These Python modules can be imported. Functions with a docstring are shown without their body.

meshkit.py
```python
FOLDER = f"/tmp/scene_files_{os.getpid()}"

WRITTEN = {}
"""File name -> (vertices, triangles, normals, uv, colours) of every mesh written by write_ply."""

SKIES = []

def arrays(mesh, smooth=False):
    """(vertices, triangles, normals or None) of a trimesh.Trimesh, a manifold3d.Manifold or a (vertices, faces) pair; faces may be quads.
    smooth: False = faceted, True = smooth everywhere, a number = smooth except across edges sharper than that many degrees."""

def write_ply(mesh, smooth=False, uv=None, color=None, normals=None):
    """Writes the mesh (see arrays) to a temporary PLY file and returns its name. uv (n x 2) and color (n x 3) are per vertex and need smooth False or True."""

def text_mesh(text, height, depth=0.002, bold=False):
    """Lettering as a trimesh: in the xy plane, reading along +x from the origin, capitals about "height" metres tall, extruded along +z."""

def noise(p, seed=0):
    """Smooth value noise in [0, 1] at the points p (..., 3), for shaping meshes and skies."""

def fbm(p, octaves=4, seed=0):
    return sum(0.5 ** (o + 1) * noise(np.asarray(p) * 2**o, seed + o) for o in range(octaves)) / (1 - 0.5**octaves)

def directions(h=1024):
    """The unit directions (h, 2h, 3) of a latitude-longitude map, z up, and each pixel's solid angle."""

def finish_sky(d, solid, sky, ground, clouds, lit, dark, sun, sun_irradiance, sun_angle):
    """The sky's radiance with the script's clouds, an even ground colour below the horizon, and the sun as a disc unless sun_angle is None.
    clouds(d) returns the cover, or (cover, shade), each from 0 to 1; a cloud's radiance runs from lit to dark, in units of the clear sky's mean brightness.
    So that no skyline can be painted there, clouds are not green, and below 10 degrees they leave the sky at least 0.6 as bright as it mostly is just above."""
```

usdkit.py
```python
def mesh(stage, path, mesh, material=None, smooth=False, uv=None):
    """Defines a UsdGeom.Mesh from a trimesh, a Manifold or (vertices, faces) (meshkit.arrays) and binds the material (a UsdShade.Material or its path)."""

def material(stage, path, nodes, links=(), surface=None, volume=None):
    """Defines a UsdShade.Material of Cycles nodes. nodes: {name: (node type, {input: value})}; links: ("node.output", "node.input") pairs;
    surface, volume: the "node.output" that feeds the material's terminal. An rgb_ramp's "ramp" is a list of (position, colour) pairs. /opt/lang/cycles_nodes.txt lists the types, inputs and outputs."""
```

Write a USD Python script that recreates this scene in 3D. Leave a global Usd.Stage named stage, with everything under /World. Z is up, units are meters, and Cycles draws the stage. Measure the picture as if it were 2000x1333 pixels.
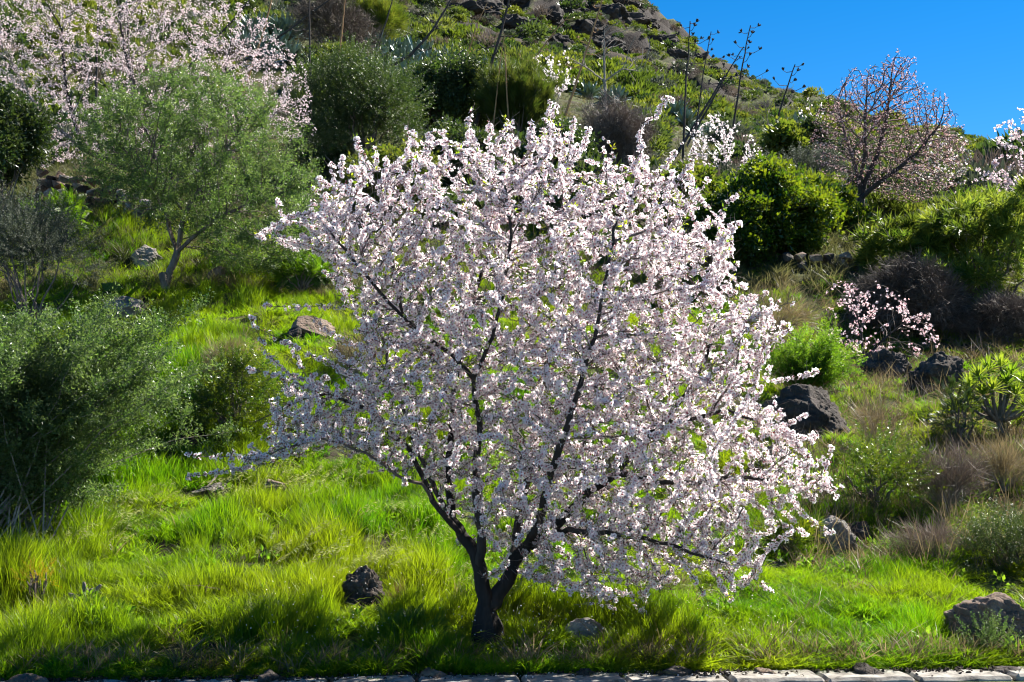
import math, random
import numpy as np
import trimesh, meshkit, usdkit
from scipy.interpolate import RBFInterpolator, RegularGridInterpolator
from scipy.spatial import cKDTree
from pxr import Usd, UsdGeom, UsdLux, UsdShade, Gf, Sdf, Vt

R = np.random.default_rng(7)
random.seed(7)
stage = Usd.Stage.CreateInMemory()
UsdGeom.SetStageUpAxis(stage, 'Z')
UsdGeom.Xform.Define(stage, '/World')
UsdGeom.Scope.Define(stage, '/World/Looks')

# ---------------------------------------------------------------- camera, sky, sun, exposure
EYE = np.array([0.0, 0.0, 1.5]); PITCH = math.radians(4.9); FPX = 2600.0      # FPX: focal length in pixels of a 2000 pixel wide picture
cam = UsdGeom.Camera.Define(stage, '/World/camera')
cam.AddTranslateOp().Set(Gf.Vec3d(*EYE)); cam.AddRotateXOp().Set(90 + math.degrees(PITCH))
cam.CreateHorizontalApertureAttr(36.0); cam.CreateFocalLengthAttr(36.0 * FPX / 2000)
cam.CreateFStopAttr(9.0); cam.CreateFocusDistanceAttr(10.0)
cam.CreateExposureAttr(1.78)
SUN = np.array([1.75, 1.15, 2.05]); SUN /= np.linalg.norm(SUN)
sun = UsdLux.DistantLight.Define(stage, '/World/sun')
sun.CreateIntensityAttr(1.25); sun.CreateAngleAttr(0.53); sun.CreateColorAttr(Gf.Vec3f(1.0, 0.95, 0.86))
sun.GetPrim().CreateAttribute('inputs:normalize', Sdf.ValueTypeNames.Bool).Set(True)
_z = SUN; _x = np.cross([0, 0, 1], _z); _x /= np.linalg.norm(_x); _y = np.cross(_z, _x)
sun.AddTransformOp().Set(Gf.Matrix4d(*_x, 0, *_y, 0, *_z, 0, 0, 0, 0, 1))
usdkit.material(stage, '/World/Looks/sky', {
    's': ('sky_texture', {'sky_type': 'single_scattering', 'sun_disc': False, 'sun_elevation': float(math.asin(SUN[2])), 'sun_rotation': float(math.atan2(SUN[0], SUN[1])),
                          'altitude': 2500.0, 'air_density': 1.0, 'aerosol_density': 0.05, 'ozone_density': 2.0}),
    'b': ('background_shader', {'strength': 0.05}), 'h': ('hsv', {'saturation': 1.44, 'value': 1.0})}, [('s.color', 'h.color'), ('h.color', 'b.color')], surface='b.background')
dome = UsdLux.DomeLight.Define(stage, '/World/sky')
UsdShade.MaterialBindingAPI.Apply(dome.GetPrim()).Bind(UsdShade.Material.Get(stage, '/World/Looks/sky'))

# ---------------------------------------------------------------- helpers
USED = {}
def uniq(parent, name):
    k = (parent, name); n = USED.get(k, 0); USED[k] = n + 1
    return f'{parent}/{name}' + (f'_{n:03d}' if n else '')
def cd(p, **kw):
    for k, v in kw.items():
        if v: p.SetCustomDataByKey(k, v)
def thing(name, label, cat, loc=(0, 0, 0), group=None, kind=None, rz=0.0):
    x = UsdGeom.Xform.Define(stage, uniq('/World', name)); x.AddTranslateOp().Set(Gf.Vec3d(*map(float, loc)))
    if rz: x.AddRotateZOp().Set(math.degrees(rz))
    cd(x.GetPrim(), label=label, category=cat, group=group, kind=kind)
    return x.GetPrim()
def obj(name, mesh, mat, parent=None, smooth=False, col=None, kind=None, label=None, loc=None):
    path = uniq(str(parent.GetPath()) if parent else '/World', name)
    m = usdkit.mesh(stage, path, mesh, mat, smooth)
    if col is not None:
        UsdGeom.PrimvarsAPI(m).CreatePrimvar('Cd', Sdf.ValueTypeNames.Color3fArray, 'vertex').Set(Vt.Vec3fArray.FromNumpy(np.asarray(col, np.float32)))
    if loc is not None: m.AddTranslateOp().Set(Gf.Vec3d(*map(float, loc)))
    cd(m.GetPrim(), kind=kind, label=label)
    return m.GetPrim()
def inst(name, parent, protos, pos, quat, scale, idx=None, kind='stuff', label=None):
    """protos: [(mesh, material, colours or None)]; the copies are one part"""
    path = uniq(str(parent.GetPath()) if parent else '/World', name)
    pi = UsdGeom.PointInstancer.Define(stage, path); n = len(pos)
    for k, (m, mat, col) in enumerate(protos):
        pr = obj('piece', m, mat, pi.GetPrim(), False, col)
        pi.GetPrototypesRel().AddTarget(pr.GetPath())
    if idx is None: idx = R.integers(0, len(protos), n)
    pi.CreateProtoIndicesAttr(Vt.IntArray.FromNumpy(np.asarray(idx, np.int32)))
    pi.CreatePositionsAttr(Vt.Vec3fArray.FromNumpy(np.ascontiguousarray(pos, np.float32)))
    pi.CreateOrientationsAttr(Vt.QuathArray.FromNumpy(np.ascontiguousarray(quat, np.float16)))
    s = np.asarray(scale, np.float32)
    if s.ndim == 1: s = np.repeat(s[:, None], 3, 1)
    pi.CreateScalesAttr(Vt.Vec3fArray.FromNumpy(np.ascontiguousarray(s)))
    cd(pi.GetPrim(), kind=kind, label=label)
    return pi.GetPrim()
def unit(v): return v / np.maximum(np.linalg.norm(v, axis=-1, keepdims=True), 1e-9)
def quat_to(d, spin=None):
    """quaternions (x, y, z, w) that turn +z to d after a random spin about z"""
    d = unit(np.asarray(d, float)); n = len(d)
    spin = R.uniform(0, 2 * np.pi, n) if spin is None else spin
    w = 1 + d[:, 2]; bad = w < 1e-4
    q = np.stack([-d[:, 1], d[:, 0], np.zeros(n), w], 1); q[bad] = [1, 0, 0, 0]; q = unit(q)
    c, s = np.cos(spin / 2), np.sin(spin / 2)
    x, y, z, w = q.T
    return np.stack([x * c + y * s, y * c - x * s, z * c + w * s, w * c - z * s], 1)
def rand_dir(n): return unit(R.normal(size=(n, 3)))
def cat(parts):
    v, f, k = [], [], 0
    for a, b in parts:
        v.append(a); f.append(np.asarray(b) + k); k += len(a)
    return np.vstack(v), np.vstack(f)
def tube(pts, rad, sides=6, cap=True):
    p = np.asarray(pts, float); n = len(p); rad = np.broadcast_to(rad, (n,))
    t = unit(np.gradient(p, axis=0)); a = np.cross(t[0], [0.31, 0.2, 0.93] if abs(t[0][2]) < .8 else [1, .1, 0]); a /= np.linalg.norm(a)
    A = np.empty_like(p)
    for i in range(n):
        a = a - t[i] * (a @ t[i]); a /= max(np.linalg.norm(a), 1e-9); A[i] = a
    B = np.cross(t, A); ang = np.arange(sides) * 2 * np.pi / sides
    v = p[:, None] + rad[:, None, None] * (np.cos(ang)[None, :, None] * A[:, None] + np.sin(ang)[None, :, None] * B[:, None])
    i, j = np.meshgrid(np.arange(n - 1), np.arange(sides), indexing='ij'); j2 = (j + 1) % sides
    f = np.vstack([np.stack([i * sides + j, i * sides + j2, (i + 1) * sides + j2], -1).reshape(-1, 3), np.stack([i * sides + j, (i + 1) * sides + j2, (i + 1) * sides + j], -1).reshape(-1, 3)])
    v = v.reshape(-1, 3)
    if cap:
        v = np.vstack([v, p[-1] + t[-1] * rad[-1] * .4]); j = np.arange(sides); b = (n - 1) * sides
        f = np.vstack([f, np.stack([b + j, b + (j + 1) % sides, np.full(sides, len(v) - 1)], 1)])
    return v, f
def blades(base, d, side, length, width, fold=0.15):
    """diamond leaves, two triangles each, folded along the midrib"""
    base = np.asarray(base, float); n = len(base); d = unit(np.asarray(d, float)); side = unit(np.cross(d, np.cross(side, d)))
    L = np.broadcast_to(length, (n,))[:, None]; W = np.broadcast_to(width, (n,))[:, None]
    up = np.cross(side, d); m = base + d * L * .48
    v = np.stack([base, m - side * W / 2 + up * W * fold, base + d * L, m + side * W / 2 + up * W * fold], 1).reshape(-1, 3)
    k = np.arange(n)[:, None] * 4
    return v, np.vstack([k + [0, 1, 2], k + [0, 2, 3]])

# ---------------------------------------------------------------- materials
def M(name, nodes, links, surface, volume=None): return usdkit.material(stage, '/World/Looks/' + name, nodes, links, surface, volume)
def leafmat(name, c1, c2, t1, t2, tf=0.45, rough=0.45, spec=0.35, patch=None):
    nodes = {'o': ('object_info', {}), 'g': ('geometry', {}), 'a': ('math', {'math_type': 'add'}), 'fr': ('math', {'math_type': 'fraction'}),
             'r1': ('rgb_ramp', {'ramp': [(0, c1), (1, c2)]}), 'r2': ('rgb_ramp', {'ramp': [(0, t1), (1, t2)]}),
             'p': ('principled_bsdf', {'roughness': rough, 'specular_ior_level': spec}), 't': ('translucent_bsdf', {}), 'm': ('mix_closure', {'fac': tf})}
    links = [('o.random', 'a.value1'), ('g.random_per_island', 'a.value2'), ('a.value', 'fr.value1'), ('fr.value', 'r1.fac'), ('fr.value', 'r2.fac'),
             ('r1.color', 'p.base_color'), ('r2.color', 't.color'), ('p.BSDF', 'm.closure1'), ('t.BSDF', 'm.closure2')]
    nodes |= {'vn': ('noise_texture', {'scale': 1.7, 'detail': 2.0}), 'vm': ('map_range', {'from_min': .3, 'from_max': .7, 'to_min': .62, 'to_max': 1.18, 'clamp': True}), 'k1': ('vector_math', {'math_type': 'scale'}), 'k2': ('vector_math', {'math_type': 'scale'})}
    links = [l for l in links if l[1] not in ('p.base_color', 't.color')] + [('g.position', 'vn.vector'), ('vn.fac', 'vm.value'), ('vm.result', 'k1.scale'), ('vm.result', 'k2.scale'), ('r1.color', 'k1.vector1'), ('r2.color', 'k2.vector1'), ('k1.vector', 'p.base_color'), ('k2.vector', 't.color')]
    if patch:      # a slow change of growth over the ground
        sc, pc, pt = patch
        nodes |= {'n': ('noise_texture', {'scale': sc, 'detail': 3.0}), 'mr': ('map_range', {'from_min': .42, 'from_max': .66, 'clamp': True}), 'x1': ('mix_color', {'b': pc}), 'x2': ('mix_color', {'b': pt})}
        links = [l for l in links if l[0] not in ('k1.vector', 'k2.vector')] + [('g.position', 'n.vector'), ('n.fac', 'mr.value'), ('mr.result', 'x1.fac'), ('mr.result', 'x2.fac'), ('k1.vector', 'x1.a'), ('k2.vector', 'x2.a'), ('x1.result', 'p.base_color'), ('x2.result', 't.color')]
    return M(name, nodes, links, 'm.closure')
def rockmat(name, c1, c2, c3, scale=3.0, bump=0.6):
    return M(name, {'g': ('geometry', {}), 'n': ('noise_texture', {'scale': scale, 'detail': 8.0, 'roughness': .65}), 'n2': ('noise_texture', {'scale': scale * 7, 'detail': 6.0, 'roughness': .7}),
                    'v': ('voronoi_texture', {'scale': scale * 3.3, 'feature': 'distance_to_edge'}), 'vr': ('map_range', {'from_max': .09, 'to_min': .25, 'clamp': True}),
                    'r': ('rgb_ramp', {'ramp': [(.3, c1), (.5, c2), (.68, c3)]}), 'q': ('mix', {'mix_type': 'multiply', 'fac': .35}), 'h': ('math', {'math_type': 'add'}), 'h2': ('math', {'math_type': 'multiply_add', 'value2': .25}),
                    'b': ('bump', {'strength': bump, 'distance': .05}), 'p': ('principled_bsdf', {'roughness': .9, 'specular_ior_level': .25})},
             [('g.position', 'n.vector'), ('g.position', 'n2.vector'), ('g.position', 'v.vector'), ('n.fac', 'r.fac'), ('r.color', 'q.color1'), ('n2.color', 'q.color2'), ('q.color', 'p.base_color'), ('v.distance', 'vr.value'),
              ('n.fac', 'h.value1'), ('n2.fac', 'h.value2'), ('vr.result', 'h2.value1'), ('h.value', 'h2.value3'), ('h2.value', 'b.height'), ('b.normal', 'p.normal')], 'p.BSDF')
def barkmat(name, c1, c2, scale=14.0):
    return M(name, {'t': ('geometry', {}), 'mp': ('mapping', {'scale': (1, 1, .25)}), 'n': ('noise_texture', {'scale': scale, 'detail': 7.0, 'roughness': .7}), 'r': ('rgb_ramp', {'ramp': [(.32, c1), (.68, c2)]}),
                    'b': ('bump', {'strength': .9, 'distance': .02}), 'p': ('principled_bsdf', {'roughness': .85, 'specular_ior_level': .25})},
             [('t.position', 'mp.vector'), ('mp.vector', 'n.vector'), ('n.fac', 'r.fac'), ('r.color', 'p.base_color'), ('n.fac', 'b.height'), ('b.normal', 'p.normal')], 'p.BSDF')
def petalmat(name, tint, tt, tf=0.5):
    return M(name, {'a': ('attribute', {'attribute': 'Cd'}), 'o': ('object_info', {}), 'w': ('rgb_ramp', {'ramp': [(0, (1, 1, 1)), (1, tint)]}), 'x': ('mix', {'mix_type': 'multiply', 'fac': 1.0}), 'y': ('mix', {'mix_type': 'multiply', 'fac': 1.0, 'color2': tt}),
                    'p': ('principled_bsdf', {'roughness': .6, 'specular_ior_level': .2}), 't': ('translucent_bsdf', {}), 'm': ('mix_closure', {'fac': tf})},
             [('o.random', 'w.fac'), ('a.color', 'x.color1'), ('w.color', 'x.color2'), ('x.color', 'p.base_color'), ('x.color', 'y.color1'), ('y.color', 't.color'), ('p.BSDF', 'm.closure1'), ('t.BSDF', 'm.closure2')], 'm.closure')

MT = {}
MT['bark'] = barkmat('bark', (.005, .004, .0035), (.026, .019, .016))
MT['bark_limb'] = barkmat('bark_limb', (.010, .008, .007), (.055, .042, .035))
MT['bark_grey'] = barkmat('bark_grey', (.05, .042, .035), (.20, .16, .13))
MT['twig'] = barkmat('twig_bark', (.045, .034, .028), (.17, .13, .11))
MT['dusk_twig'] = barkmat('dusk_twig', (.05, .03, .026), (.18, .105, .09))
MT['twig_grey'] = barkmat('dead_twig', (.09, .075, .065), (.26, .22, .19))
MT['stalk_dark'] = barkmat('stalk_dark', (.015, .012, .01), (.06, .045, .04))
MT['stalk_tan'] = barkmat('stalk_tan', (.16, .08, .035), (.36, .20, .09))
MT['petal_white'] = petalmat('petal_white', (1.0, .98, .98), (1.0, 1.0, 1.0), .58)
MT['petal_pink'] = petalmat('petal_pink', (.96, .84, .86), (1.0, .97, .97), .45)
MT['petal_rose'] = petalmat('petal_rose', (.90, .68, .70), (1.0, .90, .91), .45)
MT['petal_dusk'] = petalmat('petal_dusk', (.70, .45, .43), (1.0, .82, .80), .35)
MT['new_leaf'] = leafmat('new_leaf', (.10, .20, .01), (.22, .24, .02), (.30, .55, .02), (.5, .55, .03), .55)
MT['grass'] = leafmat('grass_blade', (.020, .072, .004), (.070, .13, .008), (.09, .32, .003), (.28, .47, .004), .52, .42, .25, (.6, (.11, .135, .010), (.35, .46, .008)))
MT['grass_far'] = leafmat('grass_far', (.03, .048, .012), (.075, .085, .03), (.06, .105, .012), (.14, .16, .04), .38, .5, .25, (.35, (.15, .125, .06), (.24, .20, .09)))
MT['fallen'] = leafmat('fallen_petal', (.8, .74, .74), (.85, .80, .80), (.8, .76, .76), (.85, .8, .8), .4)
MT['straw'] = leafmat('straw', (.10, .078, .042), (.25, .195, .11), (.17, .13, .055), (.34, .26, .13), .35, .5, .3)
MT['seed'] = leafmat('seed_head', (.20, .24, .08), (.36, .34, .16), (.34, .42, .10), (.52, .50, .20), .5, .5, .3)
MT['dry_dark'] = leafmat('dry_dark', (.075, .056, .045), (.25, .195, .155), (.09, .065, .05), (.22, .17, .13), .2, .6, .2)
MT['dry_rust'] = leafmat('dry_rust', (.16, .07, .03), (.30, .15, .06), (.2, .09, .03), (.34, .18, .06), .3, .5, .3)
MT['yellow'] = leafmat('yellow_petal', (.55, .32, .01), (.65, .45, .02), (.6, .4, .01), (.7, .5, .02), .4)
MT['dry_pale'] = leafmat('dry_pale', (.14, .10, .08), (.34, .27, .22), (.14, .1, .08), (.28, .22, .18), .2, .5, .4)
MT['olive'] = leafmat('olive_leaf', (.050, .092, .032), (.125, .165, .075), (.11, .23, .03), (.24, .34, .07), .44, .36, .35)
MT['olive_dark'] = leafmat('olive_dark_leaf', (.025, .052, .014), (.06, .085, .028), (.05, .11, .012), (.12, .17, .028), .32, .4, .45)
MT['glossy'] = leafmat('glossy_leaf', (.018, .050, .008), (.065, .105, .012), (.08, .19, .006), (.28, .34, .010), .36, .3, .5)
MT['lime'] = leafmat('lime_leaf', (.055, .09, .012), (.125, .15, .025), (.12, .20, .010), (.28, .31, .03), .38, .42, .35)
MT['feather'] = leafmat('feather_leaf', (.04, .07, .012), (.11, .13, .032), (.09, .155, .012), (.24, .28, .035), .38, .45, .3)
MT['plume'] = leafmat('plume_leaf', (.05, .095, .014), (.15, .185, .035), (.12, .22, .014), (.36, .42, .04), .42, .45, .3)
MT['fern'] = leafmat('fern_leaf', (.05, .12, .01), (.10, .17, .015), (.16, .36, .012), (.28, .45, .02), .5, .4, .35)
MT['greygreen'] = leafmat('greygreen_leaf', (.05, .065, .045), (.11, .12, .09), (.07, .09, .05), (.13, .15, .09), .25, .5, .3)
MT['agave'] = leafmat('agave_leaf', (.10, .16, .13), (.22, .28, .23), (.05, .09, .05), (.07, .11, .06), .06, .38, .5)
MT['succulent'] = leafmat('succulent_leaf', (.08, .16, .015), (.17, .25, .03), (.18, .30, .012), (.36, .44, .03), .45, .35, .5)
MT['rock_brown'] = rockmat('rock_brown', (.055, .036, .026), (.17, .12, .088), (.33, .25, .195), 2.6, .9)
MT['rock_grey'] = rockmat('rock_grey', (.09, .08, .07), (.24, .215, .185), (.44, .40, .345), 2.6, .9)
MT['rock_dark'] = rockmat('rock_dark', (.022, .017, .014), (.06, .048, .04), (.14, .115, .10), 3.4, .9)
MT['crag'] = rockmat('crag', (.008, .006, .005), (.026, .020, .018), (.066, .048, .041), .35, 1.0)
MT['soil'] = rockmat('soil', (.02, .014, .010), (.055, .039, .028), (.11, .08, .056), 9.0, .6)
MT['moss'] = rockmat('moss', (.02, .05, .008), (.05, .10, .012), (.09, .12, .03), 5.0)

# ---------------------------------------------------------------- terrain: one sheet from the kerb to beyond the ridge
cp, sp = math.cos(PITCH), math.sin(PITCH)
def ray(px, py):
    a, b = (px - 1000.0) / FPX, (666.5 - py) / FPX
    return np.array([a, cp - b * sp, sp + b * cp])
def at(px, py, D):
    r = ray(px, py); return EYE + r * (D / r[1])
GC = [  # points of the ground: (picture column, picture row, distance)
    (955, 1264, 10.0), (1100, 1262, 10.0), (800, 1260, 10.0), (100, 1245, 10.2), (500, 1240, 10.1), (1500, 1240, 10.2), (1950, 1255, 10.2), (-300, 1245, 10.2), (2300, 1255, 10.2),
    (0, 1110, 12), (400, 1085, 12), (800, 1090, 12), (1200, 1120, 11.8), (1500, 1110, 11.9), (1650, 1085, 12.4), (1950, 1130, 11.8), (-300, 1110, 12), (2300, 1130, 12),
    (200, 985, 14), (500, 965, 14.2), (800, 960, 14.2), (1100, 980, 14), (1450, 990, 13.8), (1800, 960, 14), (-300, 990, 14), (2300, 950, 14),
    (100, 880, 15.4), (430, 905, 15.0), (560, 915, 15.0), (430, 765, 16.2), (560, 785, 16.2), (800, 830, 16.6), (1200, 840, 16.6), (1550, 850, 15.8), (1750, 850, 16), (1960, 865, 15.4), (2300, 850, 16), (-300, 870, 16),
    (200, 690, 19), (450, 690, 18.4), (700, 690, 19), (1000, 690, 19.5), (1400, 700, 19), (1700, 740, 18.4), (1900, 745, 18.6), (2300, 730, 19), (-300, 690, 19),
    (325, 585, 22), (100, 600, 21.5), (600, 580, 22), (900, 580, 22.3), (1300, 600, 22), (1600, 610, 21.6), (1800, 670, 20.6), (2000, 665, 21), (2300, 650, 22), (-300, 590, 22),
    (180, 435, 26.6), (500, 470, 26), (800, 460, 27), (1100, 450, 27), (1400, 460, 26), (1600, 485, 24), (1680, 450, 27), (1900, 500, 26), (2300, 480, 27), (-300, 430, 27),
    (0, 330, 34), (300, 310, 35), (700, 330, 35), (1000, 320, 35), (1250, 345, 35), (1500, 365, 35), (1750, 390, 36), (1980, 400, 36), (2400, 420, 36), (-400, 300, 36),
    (-300, 130, 60), (200, 140, 60), (600, 140, 60), (900, 170, 60), (1200, 235, 60), (1400, 275, 60), (1600, 305, 60), (1800, 330, 60), (1980, 350, 60), (2400, 380, 60),
    (-300, 30, 100), (200, 40, 100), (600, 60, 100), (900, 105, 100), (1150, 165, 100), (1350, 215, 100), (1550, 262, 100), (1750, 300, 100), (1980, 330, 100), (2400, 360, 100),
    (-300, -70, 160), (200, -60, 160), (600, -30, 160), (900, 30, 160), (1100, 75, 160), (1250, 130, 160), (1400, 185, 160), (1600, 240, 160), (1800, 283, 160), (1980, 315, 160), (2400, 350, 160),
    (-300, -330, 260), (200, -280, 260), (600, -230, 260), (950, -150, 260), (1150, -70, 255), (1270, 8, 250), (1330, 68, 245), (1410, 128, 240), (1500, 162, 235), (1600, 184, 235), (1750, 232, 235), (1870, 264, 230), (1990, 296, 230), (2400, 340, 230),
    (-300, -100, 400), (600, 0, 400), (1150, 150, 400), (1410, 260, 380), (1750, 330, 380), (1990, 380, 380), (2400, 420, 380)]
KERB = lambda x: 9.24 + 0.08 * x
def uv_of(x, y): return np.stack([np.clip(np.asarray(x) / np.asarray(y), -.62, .62) * 3.2, np.log(np.asarray(y)) * 1.6], -1)
_pts = np.array([at(*g) for g in GC])
_ks = np.linspace(-8, 8, 9)
_ku = np.stack([_ks, KERB(_ks) + .05, np.full(9, .01)], 1)
_pts = np.vstack([_pts, _ku])
_rbf = RBFInterpolator(uv_of(_pts[:, 0], _pts[:, 1]), (_pts[:, 2] - 1.5) / _pts[:, 1], kernel='thin_plate_spline', smoothing=2e-5)
GU, GV = np.linspace(-.8, .8, 361), np.exp(np.linspace(math.log(8.2), math.log(400), 521))
_gx, _gy = np.meshgrid(GU, GV, indexing='ij'); _gx = _gx * _gy
_z = _rbf(uv_of(_gx, _gy).reshape(-1, 2)).reshape(_gx.shape) * _gy + 1.5
_q = np.stack([_gx, _gy, np.zeros_like(_gx)], -1)
_near = np.clip((_gy - 9.6) / 4, 0, 1)
_z += _near * np.clip(_gy / 14, 0, 1.6) * .22 * (meshkit.fbm(_q * .55, 4, 3) - .5) * 2
_z += _near ** .5 * .20 * (meshkit.fbm(_q * 1.9, 3, 8) - .5) * np.clip((30 - _gy) / 10, 0, 1)
_far = np.clip((_gy - 45) / 120, 0, 1)
_rd = 1 - np.abs(meshkit.fbm(_q * np.array([.055, .035, 1]), 5, 11) * 2 - 1)
_cl = meshkit.fbm(_q * np.array([.030, .022, 1]), 4, 77) * 9; _cl = (np.floor(_cl) + np.clip((_cl % 1 - .55) / .45, 0, 1) ** .8) - _cl
_z += _far * (7.5 * _cl * np.clip(_far * 1.2, 0, 1) + 7.0 * (meshkit.fbm(_q * .03, 5, 21) - .5) + 5.0 * (_rd - .75) * np.clip(_far * 1.5, 0, 1) + 2.4 * (meshkit.fbm(_q * .16, 4, 41) - .5))
_z = np.where(_gy < KERB(_gx) + .02, -.02, _z)
_flat = np.clip((_gy - KERB(_gx)) / .5, 0, 1); _z = _z * _flat + (1 - _flat) * np.minimum(_z, -.004)
_Hi = RegularGridInterpolator((GU, np.log(GV)), _z, bounds_error=False, fill_value=None)
def H(x, y):
    x, y = np.asarray(x, float), np.asarray(y, float)
    return _Hi(np.stack([np.clip(x / y, -.79, .79), np.log(np.maximum(y, 8.3))], -1))
def G(px, py, lo=9.6, hi=300):
    """where the line of sight through a picture point meets the ground"""
    r = ray(px, py); r = r / r[1]; d = np.exp(np.linspace(math.log(lo), math.log(hi), 900))
    below = EYE[2] + r[2] * d <= H(r[0] * d, d)
    k = int(np.argmax(below)) if below.any() else 899
    return np.array([r[0] * d[k], d[k], float(H(r[0] * d[k], d[k]))])
def ground(x, y): return np.array([x, y, float(H(x, y))])
iu, iv = np.meshgrid(np.arange(len(GU) - 1), np.arange(len(GV) - 1), indexing='ij'); nv = len(GV)
_a = iu * nv + iv
_tv = np.stack([_gx, _gy, _z], -1).reshape(-1, 3); _tf = np.vstack([np.stack([_a, _a + nv, _a + nv + 1], -1).reshape(-1, 3), np.stack([_a, _a + nv + 1, _a + 1], -1).reshape(-1, 3)])
MT['hill'] = M('hill_soil', {
    'g': ('geometry', {}), 'sx': ('separate_xyz', {}), 'nz': ('separate_xyz', {}),
    'n1': ('noise_texture', {'scale': .35, 'detail': 6.0, 'roughness': .65}), 'n2': ('noise_texture', {'scale': 3.0, 'detail': 8.0, 'roughness': .7}), 'n3': ('noise_texture', {'scale': .09, 'detail': 6.0, 'roughness': .6}),
    'soil': ('rgb_ramp', {'ramp': [(.3, (.025, .019, .015)), (.6, (.065, .048, .036)), (.8, (.12, .09, .064))]}),
    'turf': ('rgb_ramp', {'ramp': [(.3, (.035, .055, .015)), (.55, (.085, .10, .028)), (.75, (.15, .135, .055))]}),
    'rock': ('rgb_ramp', {'ramp': [(.3, (.008, .006, .006)), (.55, (.028, .022, .02)), (.78, (.07, .053, .046))]}),
    'm1': ('map_range', {'from_min': .40, 'from_max': .56, 'clamp': True}), 'st': ('map_range', {'from_min': 1.06, 'from_max': .90, 'clamp': True}), 'nr': ('math', {'math_type': 'multiply_add', 'value2': .40}), 'fy': ('map_range', {'from_min': 60.0, 'from_max': 120.0, 'clamp': True}), 'rk': ('math', {'math_type': 'multiply'}),
    'x1': ('mix_color', {}), 'x2': ('mix_color', {}), 'b': ('bump', {'strength': 1.0, 'distance': .25}), 'p': ('principled_bsdf', {'roughness': .95, 'specular_ior_level': .15})},
    [('g.position', 'n1.vector'), ('g.position', 'n2.vector'), ('g.position', 'n3.vector'), ('n2.fac', 'soil.fac'), ('n2.fac', 'turf.fac'), ('n2.fac', 'rock.fac'), ('n1.fac', 'm1.value'), ('m1.result', 'x1.fac'), ('soil.color', 'x1.a'), ('turf.color', 'x1.b'),
     ('g.normal', 'nz.vector'), ('n3.fac', 'nr.value1'), ('nz.z', 'nr.value3'), ('nr.value', 'st.value'), ('g.position', 'sx.vector'), ('sx.y', 'fy.value'), ('st.result', 'rk.value1'), ('fy.result', 'rk.value2'),
     ('rk.value', 'x2.fac'), ('x1.result', 'x2.a'), ('rock.color', 'x2.b'), ('x2.result', 'p.base_color'), ('n2.fac', 'b.height'), ('b.normal', 'p.normal')], 'p.BSDF')
cd(obj('hillside', (_tv, _tf), MT['hill'], smooth=True), kind='structure')

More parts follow.
